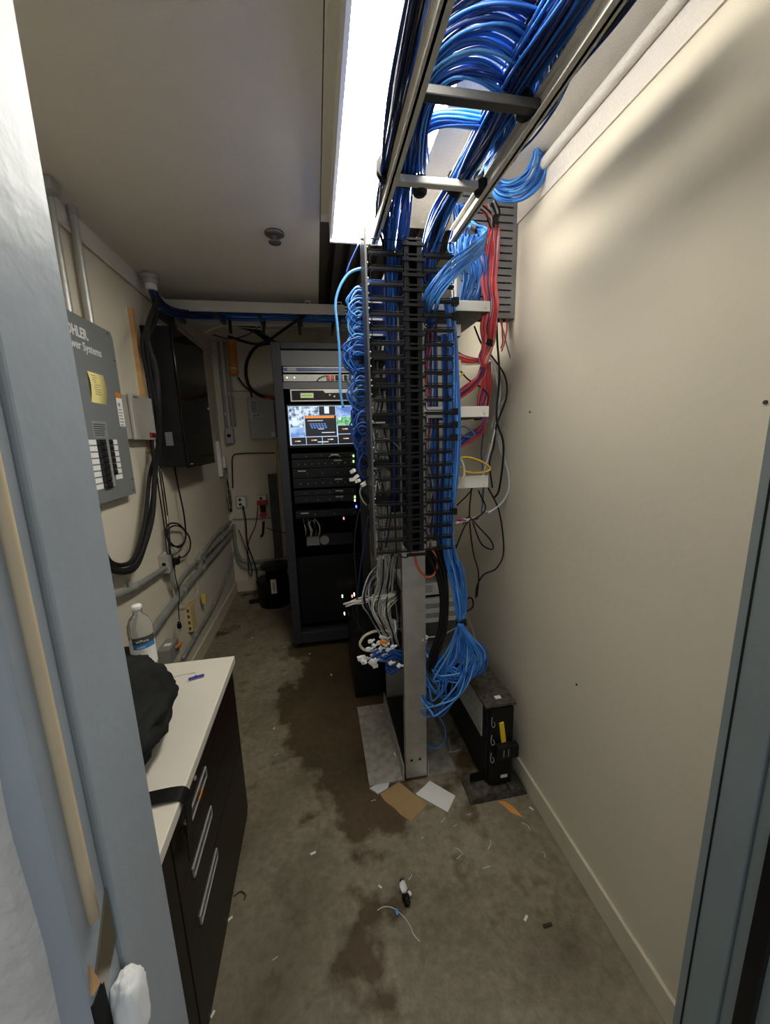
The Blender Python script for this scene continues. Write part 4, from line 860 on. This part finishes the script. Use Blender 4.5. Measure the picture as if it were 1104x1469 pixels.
fan('thin_leads', [(at(222, 668, 0, XL + .05), at(232, 675, 0, XL + .05)), (at(226, 700, 0, XL + .04), at(238, 710, 0, XL + .04)), (at(234, 750, 0, XL + .03), at(242, 752, 0, XL + .03)), (at(240, 795, 0, XL + .06), at(244, 795, 0, XL + .06))], 3, [C_BLK[0]], 'thin black leads running down to the grey outlet box', r=.004)
strand('cable', [at(a, b, 0, XL + .03) for a, b in ((200, 573), (214, 580), (216, 620), (222, 670), (238, 720), (244, 780), (262, 800), (280, 830), (283, 850), (272, 864), (256, 866), (249, 850), (250, 830))], .0034, C_WHT[2], 'thin cream cable wandering down the left wall past the outlet box')
# coiled power cord
cc = [(250, 668), (256, 700), (264, 740), (266, 772), (258, 785), (246, 780), (238, 765), (242, 752), (256, 752), (266, 764), (264, 778), (252, 784), (242, 778), (240, 762), (250, 754), (262, 758), (272, 772), (272, 788), (264, 798), (252, 802)]
strand('power_cable', [at(a, b, 0, XL + .03 + .01 * (i % 3)) for i, (a, b) in enumerate(cc)], .0052, C_BLK[0], 'coiled black power cord on the left wall above the outlet box', seg=5)
# outlet box and conduits
def lconduit(pts, r, lb, m=galv_p, clips=()):
    t = thing('conduit', tuple(pts[0]), lb, 'conduit')
    MB().tube(pts, r, 12, 8).build('pipe', m, t)
    for u in clips:
        i = int(u); a, c = Vector(pts[i]), Vector(pts[i + 1]); f = u - i; p = a.lerp(c, f); d = (c - a).normalized()
        MB().cyl(p - d * .012, p + d * .012, r * 1.25, 14).build('clip', galv, t)
        B(p.x - r, p.x - r + .004, p.y - .012, p.y + .012, p.z - r * 2.2, p.z + r * 2.2).build('clip_tab', galv, t)
    return t
cx_ = XL + .03
lconduit([(cx_, 1.55, 1.02), (cx_, 1.85, .93), (cx_, 2.35, .885)], .016, 'grey conduit running left from the outlet box on the left wall', clips=(1.2,))
ob = thing('outlet_box', (XL, 2.42, .80), 'square galvanised outlet box with cords plugged in on the left wall', 'electrical box')
fx, y0_, y1_, z0_, z1_ = wallbox(225, (240, 796), (249, 798), 823)
B(XL, fx, y0_, y1_, z0_, z1_).build('box_body', galv, ob, bevel=.004)
MB().cyl((XL + .03, y0_ - .002, (z0_ + z1_) / 2), (XL + .03, y0_ + .001, (z0_ + z1_) / 2), .011, 12).build('knockout', black, ob)
B(fx, fx + .004, y0_ + .01, y1_ - .01, z0_ + .008, z1_ - .008).build('cover', galv, ob, bevel=.001)
B(fx + .004, fx + .006, y1_ - .05, y1_ - .02, z0_ + .015, z1_ - .015).build('receptacle', ink, ob)
B(XL + .02, XL + .045, y0_ + .03, y0_ + .07, z1_, z1_ + .001).build('label_plate', paper, ob)
c = Vector((fx, y1_, z0_))
pg = thing('power_plug', tuple(at(253, 802, 0, XL + .08)), 'black plug pushed into the galvanised outlet box', 'plug')
p = Vector((fx + .006, y1_ - .035, (z0_ + z1_) / 2)); MB().box(p.x, p.x + .035, p.y - .018, p.y + .018, p.z - .02, p.z + .02).build('plug_body', black, pg, bevel=.005)
MB().cyl((p.x + .02, p.y, p.z), (p.x + .02, p.y + .05, p.z + .012), .008, 10).build('strain_relief', black, pg)
strand('power_cable', [at(a, b, 0, XL + .05) for a, b in ((250, 815), (252, 830), (257, 850), (256, 870), (257, 890))], .003, C_BLK[0], 'thin black cord hanging down from the outlet box with a free plug')
fp = thing('power_plug', tuple(at(257, 893, 0, XL + .05)), 'loose black plug dangling below the outlet box', 'plug')
p = at(257, 897, 0, XL + .05); MB().lathe((p.x, p.y, p.z - .02), [(.010, 0), (.014, .006), (.012, .03), (.006, .045)], 12).build('plug_body', black, fp)
B(p.x - .002, p.x + .002, p.y - .008, p.y - .005, p.z - .038, p.z - .02).build('prong', galv, fp); B(p.x - .002, p.x + .002, p.y + .005, p.y + .008, p.z - .038, p.z - .02).build('prong', galv, fp)
lconduit([(XL + .04, c.y - .03, c.z), (XL + .04, c.y - .02, c.z - .09), (XL + .035, c.y + .05, c.z - .125), (XL + .03, 2.75, .75), (XL + .03, 3.35, .73), (XL + .03, 4.10, .72)], .013, 'thin conduit bending out from under the outlet box', clips=(3.3, 4.4))
lconduit([(cx_, 1.70, .60), (cx_, 2.1, .625), (cx_, 2.6, .655), (cx_, 3.4, .665), (cx_, 4.10, .672)], .022, 'widest conduit sloping along the left wall below the outlet box', clips=(1.9, 2.5))
lconduit([(cx_, 2.9, .73), (cx_, 3.4, .80), (cx_, 4.06, .80)], .014, 'short conduit leaving the small switch box on the left wall', clips=(1.4,))
sb_ = thing('switch_box', (XL, 2.95, .68), 'small galvanised switch box between the sloping conduits', 'electrical box')
fx, y0_, y1_, z0_, z1_ = wallbox(279, (287, 797), (294, 800), 820)
B(XL, fx, y0_, y1_, z0_, z1_).build('box_body', galv, sb_, bevel=.003); B(fx, fx + .004, y0_ - .006, y1_ + .006, z0_ - .006, z1_ + .006).build('cover', galv, sb_, bevel=.002)
B(fx + .004, fx + .010, (y0_ + y1_) / 2 - .01, (y0_ + y1_) / 2 + .01, (z0_ + z1_) / 2 - .012, (z0_ + z1_) / 2 + .012).build('toggle', ink, sb_)
lconduit([at(262, 945, 0, cx_), at(285, 905, 0, cx_), at(312, 858, 0, cx_), (cx_, 3.9, .40), (cx_, 4.05, .47)], .012, 'lowest thin conduit along the left wall above the baseboard', clips=(.8, 1.8))
tag(MB().cyl((cx_, 2.93, .43), (cx_, 2.955, .432), .018, 12).box(cx_ - .01, cx_ + .02, 2.925, 2.95, .40, .47).build('yellow_tag', mat('faded_yellow', (.62, .48, .12), .7)), 'faded yellow tag tied round the lowest conduit', 'tag')
yb = thing('outlet_strip', tuple(at(270, 895, 0, XL)), 'cream outlet strip with four sockets low on the left wall', 'outlet')
fx, y0_, y1_, z0_, z1_ = wallbox(264.5, (272, 870), (279, 868), 907)
B(XL, fx, y0_, y1_, z0_, z1_).build('body', mat('aged_cream', (.62, .48, .22), .55), yb, bevel=.003)
for k in range(4): B(XL + (fx - XL) * .3, XL + (fx - XL) * .75, y0_ - .001, y0_ + .001, z0_ + (z1_ - z0_) * (.08 + .23 * k), z0_ + (z1_ - z0_) * (.2 + .23 * k)).build('socket', ink, yb)
jb = thing('junction_box', tuple(at(258, 938, 0, XL)), 'grey junction box with orange wire nuts just above the counter', 'electrical box')
a = at(245, 930, 0, XL + .07); c = at(266, 945, 0, XL + .07)
B(XL, XL + .07, a.y - .02, a.y + .12, a.z - .09, a.z).build('box_body', galv_p, jb, bevel=.003); B(XL + .02, XL + .055, a.y + .03, a.y + .06, a.z, a.z + .002).build('label_plate', paper, jb)
for k in range(3): MB().cyl((XL + .075, a.y + .06 + k * .022, a.z - .03 - .01 * k), (XL + .09, a.y + .06 + k * .022, a.z - .02), .009, 8).build('wire_nut', orange, jb)

# ================================================================== FAR TRAY
ft = thing('far_cable_tray', (-.33, 2.95, 2.43), 'cream metal cable tray crossing the room in front of the server cabinet top', 'cable tray')
B(-.93, .245, 2.80, 2.812, 2.435, 2.50).build('side_rail', rail_l, ft, bevel=.002)
B(-.93, .30, 3.10, 3.112, 2.435, 2.50).build('side_rail', rail_l, ft, bevel=.002)
for k in range(5): B(-.88 + k * .27, -.855 + k * .27, 2.812, 3.10, 2.437, 2.46).build('rung', rail_d, ft)
for x in (-.0, .21): 
    b = MB(); b.box(x - .018, x + .018, 2.80, 2.805, 2.513, 2.518); b.box(x - .018, x - .013, 2.80, 2.805, 2.50, 2.518); b.box(x + .013, x + .018, 2.80, 2.805, 2.50, 2.518); b.build('clip', whitemetal, ft)
B(-.947, -.93, 2.78, 3.13, 2.40, 2.53).build('wall_bracket', rackgrey, ft)
for k in range(3): MB().cyl((.245, 2.806, 2.447 + k * .02), (.262, 2.806, 2.447 + k * .02), .006, 8).build('end_stub', whitemetal, ft)
bundle('cable_bundle', [(-.80, 2.95, 2.47), (-.6, 2.96, 2.475), (-.4, 2.93, 2.46), (-.15, 2.97, 2.48), (.05, 2.95, 2.465), (.29, 2.96, 2.47)], 30, .034, C_BLUE[:3] + [C_BLUE[2]], 'blue cable bundle lying in the far tray', spread=[1.2] * 6)
for k, x in enumerate((-.56, -.33, -.08, .16)):
    MB().box(x, x + .022, 3.03, 3.036, 2.36, 2.46, ry=.15 * (k % 2)).build('strap', C_BLK[0], ft)
bundle('cable_bundle', [(-.02, 2.90, 2.46), (-.14, 2.95, 2.40), (-.32, 3.1, 2.33), (-.45, 3.3, 2.36), (-.66, 3.5, 2.46)], 4, .008, C_BLK, 'thin black cables sagging under the far tray')
bundle('cable_bundle', [at(330, 462, 1, 3.3), at(365, 473, 1, 3.4), at(392, 492, 1, 3.5), at(430, 505, 1, 3.6)], 8, .022, [C_DARK[0], C_BLK[0]], 'dark bundle slanting from the far tray behind the cabinet top', r=.007)
strand('cable', [at(a, b, 1, 3.2) for a, b in ((292, 478), (318, 468), (350, 470), (400, 474), (440, 470), (495, 474))], .004, C_WHT[2], 'thin cream cable drooping below the far tray')
strand('cable', [at(a, b, 1, 3.2) for a, b in ((305, 480), (330, 486), (355, 480), (375, 466), (386, 455))], .004, C_BLK[0], 'thin black cable drooping left below the far tray')

# ================================================================== BACK WALL
def bk(px, py, y=4.12): return at(px, py, 1, y)
ot = thing('orange_tube', tuple(bk(340, 540)), 'orange firestop tube hanging from the ceiling at the back wall', 'tube')
MB().cyl((-.745, 4.09, 2.27), (-.745, 4.09, 2.56), .042, 18).build('tube_body', orange, ot); MB().cyl((-.745, 4.09, 2.30), (-.745, 4.09, 2.315), .045, 18).build('metal_band', galv, ot); MB().lathe((-.745, 4.09, 2.245), [(.02, 0), (.038, .01), (.042, .03)], 18).build('end_cap', orange, ot)
strand('power_cable', [bk(341, 541, 4.08), bk(352, 555, 4.08), bk(372, 567, 4.08), bk(396, 572, 4.08)], .009, C_BLK[0], 'black cord running from the orange tube behind the cabinet')
strand('power_cable', [bk(392, 492, 4.05), bk(368, 497, 4.06), bk(354, 520, 4.07), bk(355, 548, 4.07), bk(370, 566, 4.06), bk(398, 572, 4.05)], .015, C_BLK[0], 'thick black cable curved in a half circle on the back wall', n=10)
strand('power_cable', [bk(356, 545, 4.09), bk(359, 560, 4.09), bk(362, 572, 4.09)], .008, C_BLK[0], 'short black cord entering the top of the grey disconnect box')
strand('cable', [bk(380, 570, 4.04), bk(400, 569, 4.0), bk(410, 568, 3.95)], .014, C_RED[0], 'dark red hose end beside the server cabinet')
db = thing('disconnect_box', (-.52, 4.1, 1.64), 'grey metal disconnect box with a ten horsepower label on the back wall', 'electrical box')
a = bk(357, 572); c = bk(397, 628)
B(a.x, c.x, 4.06, YB, c.z, a.z).build('box_body', greymetal, db, bevel=.004); B(a.x - .004, c.x, 4.052, 4.06, c.z - .004, a.z + .004).build('cover', greymetal, db, bevel=.003)
for k in range(1): B(a.x + .015, a.x + .08, 4.0505, 4.052, a.z - .145, a.z - .02).build('rating_plate', paper, db)
B(a.x + .019, a.x + .076, 4.0495, 4.0505, a.z - .141, a.z - .024).build('plate_face', greyink, db)
B(a.x + .018, a.x + .118, 4.0502, 4.052, a.z - .182, a.z - .150).build('label_strip', paper, db)
text('10HP', .036, (a.x + .022, 4.0498, a.z - .178), ink, db, bold=.001)
B(c.x - .045, c.x - .01, 4.0502, 4.052, c.z + .01, c.z + .055).build('corner_sticker', paper, db)
for k, (pa, pb, r, lb) in enumerate((((313, 478), (326, 640), .012, 'leftmost thin conduit in the back left corner'), ((321, 476), (331, 612), .010, 'second thin conduit in the back left corner'), ((328, 476), (334, 612), .010, 'third thin conduit in the back left corner'))):
    p, q = bk(*pa), bk(*pb); q.x = p.x = max(XL + .02, (p.x + q.x) / 2)
    t = thing('conduit', tuple(q), lb, 'conduit'); MB().cyl(q, (q.x, q.y, 2.56), r, 12).build('pipe', galv_p, t); MB().cyl((q.x, q.y, q.z + .3), (q.x, q.y, q.z + .33), r * 1.3, 12).build('coupling', galv, t)
cb = thing('control_box', tuple(bk(328, 625)), 'small grey box with a round black knob in the back left corner', 'electrical box')
a = bk(322, 614, 4.06); c = bk(334, 636, 4.06); a.x = max(a.x, XL + .01); c.x = a.x + .07
B(a.x, c.x, 4.06, YB, c.z, a.z).build('box_body', greymetal, cb, bevel=.004); MB().cyl(((a.x + c.x) / 2, 4.045, (a.z + c.z) / 2), ((a.x + c.x) / 2, 4.06, (a.z + c.z) / 2), .017, 14).build('knob', black, cb)
wb = thing('white_box', (XL, 4.0, 1.40), 'small white plastic box below the corner conduits', 'electrical box')
B(XL, XL + .055, 4.0, 4.06, 1.36, 1.47).build('box_body', whitemetal, wb, bevel=.003); B(XL, XL + .035, 3.93, 4.0, 1.28, 1.62).build('cover_strip', whitemetal, wb, bevel=.003)
fan('corner_wires', [(Vector((XL + .02, 4.08, 1.36)), Vector((XL + .06, 4.10, 1.36))), (Vector((XL + .03, 4.08, 1.2)), Vector((XL + .05, 4.1, 1.2))), (Vector((XL + .02, 4.08, 1.05)), Vector((XL + .06, 4.1, 1.05))), (Vector((XL + .03, 4.08, .9)), Vector((XL + .05, 4.1, .9)))], 8, [C_DARK[1], C_WHT[2], C_WHT[1]], 'tangled wires stapled down the back left corner', r=.004, jit=.012)
strand('conduit', [bk(334, 700), bk(333, 665), bk(334, 655), bk(340, 651), bk(365, 650), bk(395, 650)], .006, C_DARK[1], 'thin dark pipe bending across the back wall')
strand('conduit', [bk(334, 745), bk(360, 744), bk(405, 743)], .005, galv_p, 'thin grey pipe running level across the back wall')
strand('cable', [bk(326, 561), bk(345, 561), bk(360, 561)], .003, C_BLK[0], 'thin black cable running level left of the disconnect box')
strand('cable', [bk(394, 630), bk(397, 645), bk(396, 665), bk(398, 690)], .005, C_YEL[0], 'thin yellow wire hanging beside the server cabinet')
uc = thing('strut_channel', (-.46, 4.12, .32), 'dark upright metal strut standing against the back wall', 'channel')
b = MB(); b.box(-.515, -.505, 4.10, 4.148, .33, 1.27); b.box(-.44, -.43, 4.10, 4.148, .33, 1.27); b.box(-.505, -.44, 4.10, 4.106, .33, 1.27); b.build('channel_body', mat('strut_grey', (.075, .08, .075), .6, .2), uc)
for k in range(3): B(-.49, -.455, 4.098, 4.10, .45 + k * .28, .49 + k * .28).build('slot', ink, uc)
for (px, py), lb, mm in (((346, 720), 'left silver outlet on the back wall with a black plug', galv), ((376, 718), 'right outlet on the back wall with a red plug adapter', galv)):
    p = bk(px, py); t = thing('wall_outlet', (p.x, YB, p.z - .06), lb, 'outlet')
    B(p.x - .05, p.x + .05, 4.11, YB, p.z - .06, p.z + .06).build('box_body', mm, t, bevel=.003); B(p.x - .044, p.x + .044, 4.106, 4.11, p.z - .054, p.z + .054).build('cover', whitemetal, t, bevel=.002)
    for dz in (-.025, .025): MB().cyl((p.x - .01, 4.102, p.z + dz), (p.x - .01, 4.106, p.z + dz), .016, 14).build('socket', ink, t)
p = bk(376, 722, 4.08); t = thing('plug_adapter', tuple(p), 'red and black plug adapter on the right back wall outlet', 'plug')
B(p.x - .05, p.x + .05, 4.05, 4.10, p.z - .015, p.z + .03).build('adapter_body', red, t, bevel=.006); B(p.x - .02, p.x + .03, 4.04, 4.10, p.z - .09, p.z - .015).build('black_plug', black, t, bevel=.006)
MB().box(p.x - .03, p.x + .03, 4.06, 4.08, p.z - .15, p.z - .09, ry=.7).build('red_tag', red, t)
strand('power_cable', [bk(348, 725, 4.08), bk(352, 745, 4.08), bk(355, 780, 4.08), bk(362, 800, 4.08), bk(368, 820, 4.05), bk(370, 842, 4.0), bk(378, 845, 3.9)], .007, C_BLK[0], 'black cord from the left back outlet down to the bin')
strand('power_cable', [bk(370, 728, 4.08), bk(366, 755, 4.08), bk(356, 780, 4.08), bk(357, 820, 4.08), bk(361, 826, 4.08), bk(360, 812, 4.08), bk(350, 780, 4.08), bk(342, 760, 4.08)], .005, C_BLK[0], 'black cord from the right back outlet hanging in a narrow loop')
strand('power_cable', [bk(378, 748, 4.08), bk(377, 765, 4.08), bk(374, 770, 4.08)], .013, C_BLK[0], 'short black in-line adapter hanging on the back wall')
strand('power_cable', [bk(382, 757, 4.08), bk(395, 762, 4.06), bk(410, 765, 4.0)], .004, C_BLK[0], 'thin black lead running right to the cabinet')
for z, r, lb in ((.345, .016, 'upper level conduit along the foot of the back wall'), (.27, .013, 'lower level conduit along the foot of the back wall')):
    strand('conduit', [(XL + .05, 4.10, z + .42), (XL + .055, 4.10, z + .12), (XL + .16, 4.10, z), (-.4, 4.10, z), (-.1, 4.10, z)], r, galv_p, lb, n=10)
# waste bin
wbn = thing('waste_bin', (-.50, 3.72, 0), 'round black waste bin beside the server cabinet at the back', 'bin')
MB().lathe((-.50, 3.75, 0), [(.15, 0), (.165, .24), (.165, .26), (.15, .26)], 28).build('lower_drum', black, wbn); MB().lathe((-.47, 3.78, .26), [(.10, 0), (.11, .10), (.15, .11), (.155, .13), (.12, .14)], 28).build('lid', black, wbn)
B(-.505, -.455, 3.57, 3.578, .17, .31).build('label', mat('cream_label', (.62, .58, .42), .7), wbn); B(-.49, -.47, 3.566, 3.57, .20, .28).build('label_print', greyink, wbn)
tag(MB().box(-.76, -.62, 3.78, 3.82, 0, .035, rz=.1).build('power_adapter', black, bevel=.004), 'flat black power adapter on the floor left of the bin', 'adapter')

# ================================================================== CREDENZA
cr = thing('file_credenza', (-.63, 1.0, 0), 'dark brown drawer cabinet with chrome pulls under the cream counter', 'cabinet')
KX, KY0, KY1 = -.388, .48, 1.485
B(-.93, KX - .016, KY0, KY1, .035, .715).build('carcass', espresso, cr)
B(-.93, KX - .004, KY0, KY1 - .005, 0, .033).build('plinth', espresso, cr, bevel=.002)
mat_recess = mat('brushed_recess', (.10, .095, .085), .35, .7)
def drawer(y0, y1, z0, z1, hy0=None, hy1=None, hz=None):
    d = B(KX - .015, KX, y0, y1, z0, z1).build('drawer_front', espresso, cr, bevel=.0015)
    if hz:
        f = MB(); h_ = .030
        f.box(KX, KX + .004, hy0, hy1, hz, hz + .004); f.box(KX, KX + .004, hy0, hy1, hz - h_, hz - h_ + .004); f.box(KX, KX + .004, hy0, hy0 + .004, hz - h_, hz); f.box(KX, KX + .004, hy1 - .004, hy1, hz - h_, hz)
        f.build('pull_frame', galv, d); B(KX, KX + .0012, hy0 + .004, hy1 - .004, hz - h_ + .004, hz - .002).build('pull_recess', mat_recess, d)
    return d
drawer(KY0, .80, .035, .71)
d1 = drawer(.805, 1.48, .665, .712)
drawer(.805, 1.48, .52, .66, .885, 1.065, .640)
drawer(.805, 1.48, .365, .515, .885, 1.065, .498)
drawer(.805, 1.48, .035, .36, .885, 1.065, .338)
MB().cyl((KX, .98, .688), (KX + .004, .98, .688), .006, 10).build('lock', galv, cr)
tag(B(KX + .0045, KX + .007, .975, 1.01, .616, .622).build('price_sticker', orange), 'small orange sticker on the uppermost drawer pull', 'sticker')
ctp = tag(B(-.945, -.378, KY0, 1.50, .716, .748).build('countertop', counterm, bevel=.003), 'cream laminate countertop on the dark drawer cabinet', 'countertop')
# bag
def bag_shape(v):
    if v.y > 0 and v.z > 0: v.z *= 1 - .75 * min(1, v.y / .33)
    if v.z < 0: v.z *= .75
    v.x -= .28 * max(0, v.y)
    v.x += .10 * (v.z / .2) * -1 if v.z > 0 else 0
    return v
bg_ = thing('black_bag', (-.66, 1.12, .75), 'slumped black fabric bag with long straps lying on the cream countertop', 'bag')
body = blob((-.685, 1.07, .842), .230, .37, .125, .14, 1.6, 3.3, 72, 48, .85, bag_shape)
for v in body.v: v.z = max(v.z, .752)
body.build('bag_body', blackf, bg_)
flap = blob((-.585, 1.02, .85), .135, .21, .082, .16, 2.2, 8.1, 48, 32, .9)
for v in flap.v: v.z = max(v.z, .754)
flap.build('front_pocket', blackf, bg_)
def strap(pts, wdt, axis):
    b = MB(); P = smooth_path(pts, 6); ax = Vector(axis) * wdt / 2; n = len(P)
    V = []
    for i, p in enumerate(P):
        t = (P[min(i + 1, n - 1)] - P[max(i - 1, 0)]).normalized(); nn = t.cross(ax).normalized() * .0012
        V += [p - ax - nn, p + ax - nn, p + ax + nn, p - ax + nn]
    fs = [(i * 4 + j, i * 4 + (j + 1) % 4, i * 4 + 4 + (j + 1) % 4, i * 4 + 4 + j) for i in range(n - 1) for j in range(4)] + [(0, 1, 2, 3), ((n - 1) * 4, (n - 1) * 4 + 3, (n - 1) * 4 + 2, (n - 1) * 4 + 1)]
    b.add(V, fs, False); return b
strap([(-.55, .86, .756), (-.47, .865, .757), (-.40, .87, .756), (-.372, .872, .744), (-.369, .872, .70), (-.372, .868, .64), (-.372, .862, .58)], .040, (0, 1, 0)).build('strap', C_BLK[0], bg_)
strap([(-.69, 1.36, .80), (-.675, 1.44, .762), (-.667, 1.49, .754), (-.665, 1.506, .74), (-.665, 1.508, .70)], .030, (1, 0, 0)).build('strap', C_BLK[0], bg_)
# bottle
p = at(203, 960, 1, 1.40); bx_, by_ = -.672, 1.42
bt = thing('water_bottle', (bx_, by_, .748), 'clear plastic water bottle with a black and blue label behind the bag', 'bottle')
prof = [(.010, .0), (.036, .001), (.040, .008), (.040, .05), (.038, .058), (.040, .066), (.040, .175), (.0415, .19), (.039, .215), (.030, .238), (.017, .252), (.0145, .258), (.0145, .272)]
MB().lathe((bx_, by_, .748), prof, 28).build('bottle_body', petm, bt)
MB().lathe((bx_, by_, .748 + .268), [(.0165, 0), (.0165, .018), (.014, .021)], 24).build('cap', white, bt)
lab = MB(); k_ = 28
def arc(z0, z1, r, a0, a1, m, nm, n=14):
    b = MB(); V = []
    for i in range(n + 1):
        a = math.radians(a0 + (a1 - a0) * i / n)
        V += [(bx_ + r * math.cos(a), by_ + r * math.sin(a), z0), (bx_ + r * math.cos(a), by_ + r * math.sin(a), z1)]
    b.add(V, [(2 * i, 2 * i + 2, 2 * i + 3, 2 * i + 1) for i in range(n)], True); return b.build(nm, m, bt)
arc(.748 + .062, .748 + .150, .0408, -180, 180, white, 'label_sleeve', 32)
arc(.748 + .152, .748 + .178, .0412, -110, 0, ink, 'label_black'); arc(.748 + .134, .748 + .152, .0412, -110, 0, mat('label_blue', (.03, .22, .55), .5), 'label_blue')
LA = math.radians(-62); tx = Vector((-math.sin(LA), math.cos(LA), 0)); nx = Vector((math.cos(LA), math.sin(LA), 0))
rotb = Matrix((tx, Vector((0, 0, 1)), nx)).transposed()
o_ = Vector((bx_, by_, 0)) + nx * .0422 - tx * .022
text('WPure', .014, (o_.x, o_.y, .748 + .160), white, bt, rot=rotb)
text('water', .012, (o_.x + .002, o_.y, .748 + .139), white, bt, rot=rotb)
pe_ = at(281, 973, 2, .752); pen = thing('blue_pen', tuple(pe_), 'short blue pen lying on the cream countertop', 'pen')
MB().cyl(pe_ + Vector((-.024, -.006, .004)), pe_ + Vector((.026, .010, .004)), .0042, 10).build('barrel', bluep, pen); MB().box(pe_.x - .004, pe_.x + .004, pe_.y - .004, pe_.y + .004, pe_.z + .004, pe_.z + .010).build('clip', bluep, pen)
strand('cable', [(-.60, 1.38, .751), (-.55, 1.40, .751), (-.50, 1.405, .751)], .0008, C_WHT[1], 'hair-thin grey thread on the countertop', cat='thread')

# ================================================================== FLOOR LITTER
def flat(name, px, m, lb, cat, th=.0015, z=.0005, curl=.0):
    P = [at(a, b, 2, z) for a, b in px]
    if curl: P = [p + Vector((0, 0, curl * (i % 2))) for i, p in enumerate(P)]
    return tag(MB().prism(P, (0, 0, th)).build(name, m), lb, cat)
flat('cardboard_piece', [(545, 1140), (572, 1122), (612, 1155), (590, 1179), (575, 1170), (566, 1160), (552, 1150)], cardb, 'torn brown cardboard piece on the floor in front of the rack foot', 'cardboard', .003)
flat('paper_sheet', [(597, 1140), (616, 1120), (653, 1142), (642, 1165)], paper, 'upper white paper sheet on the floor beside the cardboard', 'paper', .001, .003)
flat('paper_sheet', [(596, 1139), (606, 1130), (620, 1122), (632, 1130), (640, 1150)], white, 'lower white paper sheet peeking out under the other', 'paper', .001, .0008)
flat('orange_scrap', [(713, 1149), (724, 1150), (735, 1157), (750, 1173), (733, 1166)], orange2, 'curled orange scrap on the floor near the right baseboard', 'scrap', .002, .0008)
flat('tape_scrap', [(530, 1132), (545, 1124), (558, 1124), (556, 1132), (542, 1140)], C_WHT[0], 'crumpled clear tape at the corner of the rack foot', 'scrap', .006)
tg = thing('tape_wad', tuple(at(580, 1285, 2, 0)), 'twisted black and white tape wad on the open floor', 'tape')
c = at(580, 1282, 2, .012)
blob(at(578, 1272, 2, .012), .014, .020, .012, .4, 2, 2, 18, 12).build('white_piece', paper, tg)
blob(at(583, 1290, 2, .012), .014, .018, .012, .4, 2, 5, 18, 12).build('black_piece', black, tg); blob(at(577, 1265, 2, .012), .010, .010, .010, .3, 2, 6, 16, 10).build('black_piece', black, tg); blob(at(587, 1282, 2, .014), .008, .009, .008, .3, 2, 7, 16, 10).build('white_piece', paper, tg)
strand('twist_wire', [at(a, b, 2, .002) for a, b in ((541, 1306), (550, 1301), (562, 1302), (576, 1312), (588, 1328), (593, 1340), (602, 1351))], .0014, C_WHT[0], 'thin pale cable curled on the floor below the tape wad')
tag(blob(at(569, 1308, 2, .006), .006, .010, .004, .3, 2, 3, 14, 10).build('connector', C_BLUE[3]), 'pale blue connector on the thin cable on the floor', 'connector')
bits = [((449, 1224), 'nearest the drawer cabinet in the middle of the floor'), ((545, 1272), 'left of the tape wad'), ((754, 1317), 'alone on the right, near the baseboard'), ((362, 915), 'nearest the waste bin'), ((346, 898), 'beside the left baseboard'), ((393, 1045), 'in the dark stain halfway'), ((444, 938), 'in front of the server cabinet'), ((372, 870), 'between bin and wall'), ((330, 1318), 'against the plinth of the drawer cabinet'), ((475, 968), 'in the dark stain near the cabinet'), ((762, 1160), 'by the right baseboard past the orange scrap'), ((566, 1082), 'on the left foot plate of the rack'), ((546, 1020), 'on the far corner of the rack foot plate'), ((305, 1455), 'at the bottom edge near the plinth')]
for k, ((px, py), wh) in enumerate(bits):
    z = .0095 if 'foot plate' in wh else .0005
    p = at(px, py, 2, z); a = R(0, 3); s = R(.007, .011)
    tag(MB().box(p.x - s, p.x + s, p.y - s * .4, p.y + s * .4, p.z, p.z + .0012, rz=a).build('paper_bit', paper), 'white paper bit ' + wh, 'paper bit', 'white paper bits on the floor')
trim = [(632, 1180, 638, 1172), (650, 1186, 655, 1182), (652, 1216, 664, 1226), (655, 1232, 661, 1226), (700, 1218, 703, 1205), (692, 1246, 703, 1243), (586, 1262, 590, 1254), (748, 1180, 760, 1190), (778, 1222, 781, 1230), (670, 1169, 675, 1168), (604, 1203, 606, 1201), (532, 1149, 539, 1148), (684, 1148, 700, 1144), (400, 1080, 393, 1084), (390, 1378, 398, 1372)]
for k, (a, b, c, d) in enumerate(trim):
    P = [at(a, b, 2, .0016), at((a + c) / 2 + 2, (b + d) / 2 - 1, 2, .0016), at(c, d, 2, .0016)]
    strand('wire_trimming', P, .0012, C_WHT[0], 'tiny curled pale cable trimming on the concrete floor', 'trimming', 'cable trimmings on the floor', n=5, seg=4)
strand('zip_tie', [at(a, b, 2, .003) for a, b in ((631, 1076), (645, 1079), (661, 1075))], .0016, C_WHT[0], 'white zip tie on the floor right of the rack foot')
strand('zip_tie', [at(a, b, 2, .003) for a, b in ((643, 1058), (645, 1070), (646, 1079))], .0010, C_WHT[0], 'thin white zip tie tail crossing the other zip tie')
tag(MB().cyl(at(779, 1329, 2, .005), at(791, 1325, 2, .005), .0045, 8).build('brown_stub', mat('brown_plug', (.05, .03, .015), .6)), 'short dark brown stub on the floor near the right wall', 'stub')
strand('power_cable', [at(a, b, 2, .003) for a, b in ((335, 1286), (345, 1279), (352, 1284), (350, 1291))], .0015, C_BLK[0], 'tiny black curled wire near the drawer cabinet plinth')
for (px, py), lb in (((827, 982), 'dark nail hole low on the right wall'), ((1098, 577), 'small brown screw high at the right edge of the wall'), ((760, 591), 'tiny dark chip in the right wall paint at monitor height')):
    p = at(px, py, 0, XR - .0005); tag(MB().cyl((XR - .003, p.y, p.z), (XR, p.y, p.z), .004, 8).build('nail', ink), lb, 'nail')
for o in list(bpy.data.objects):
    if 'w' in o: del o['w']
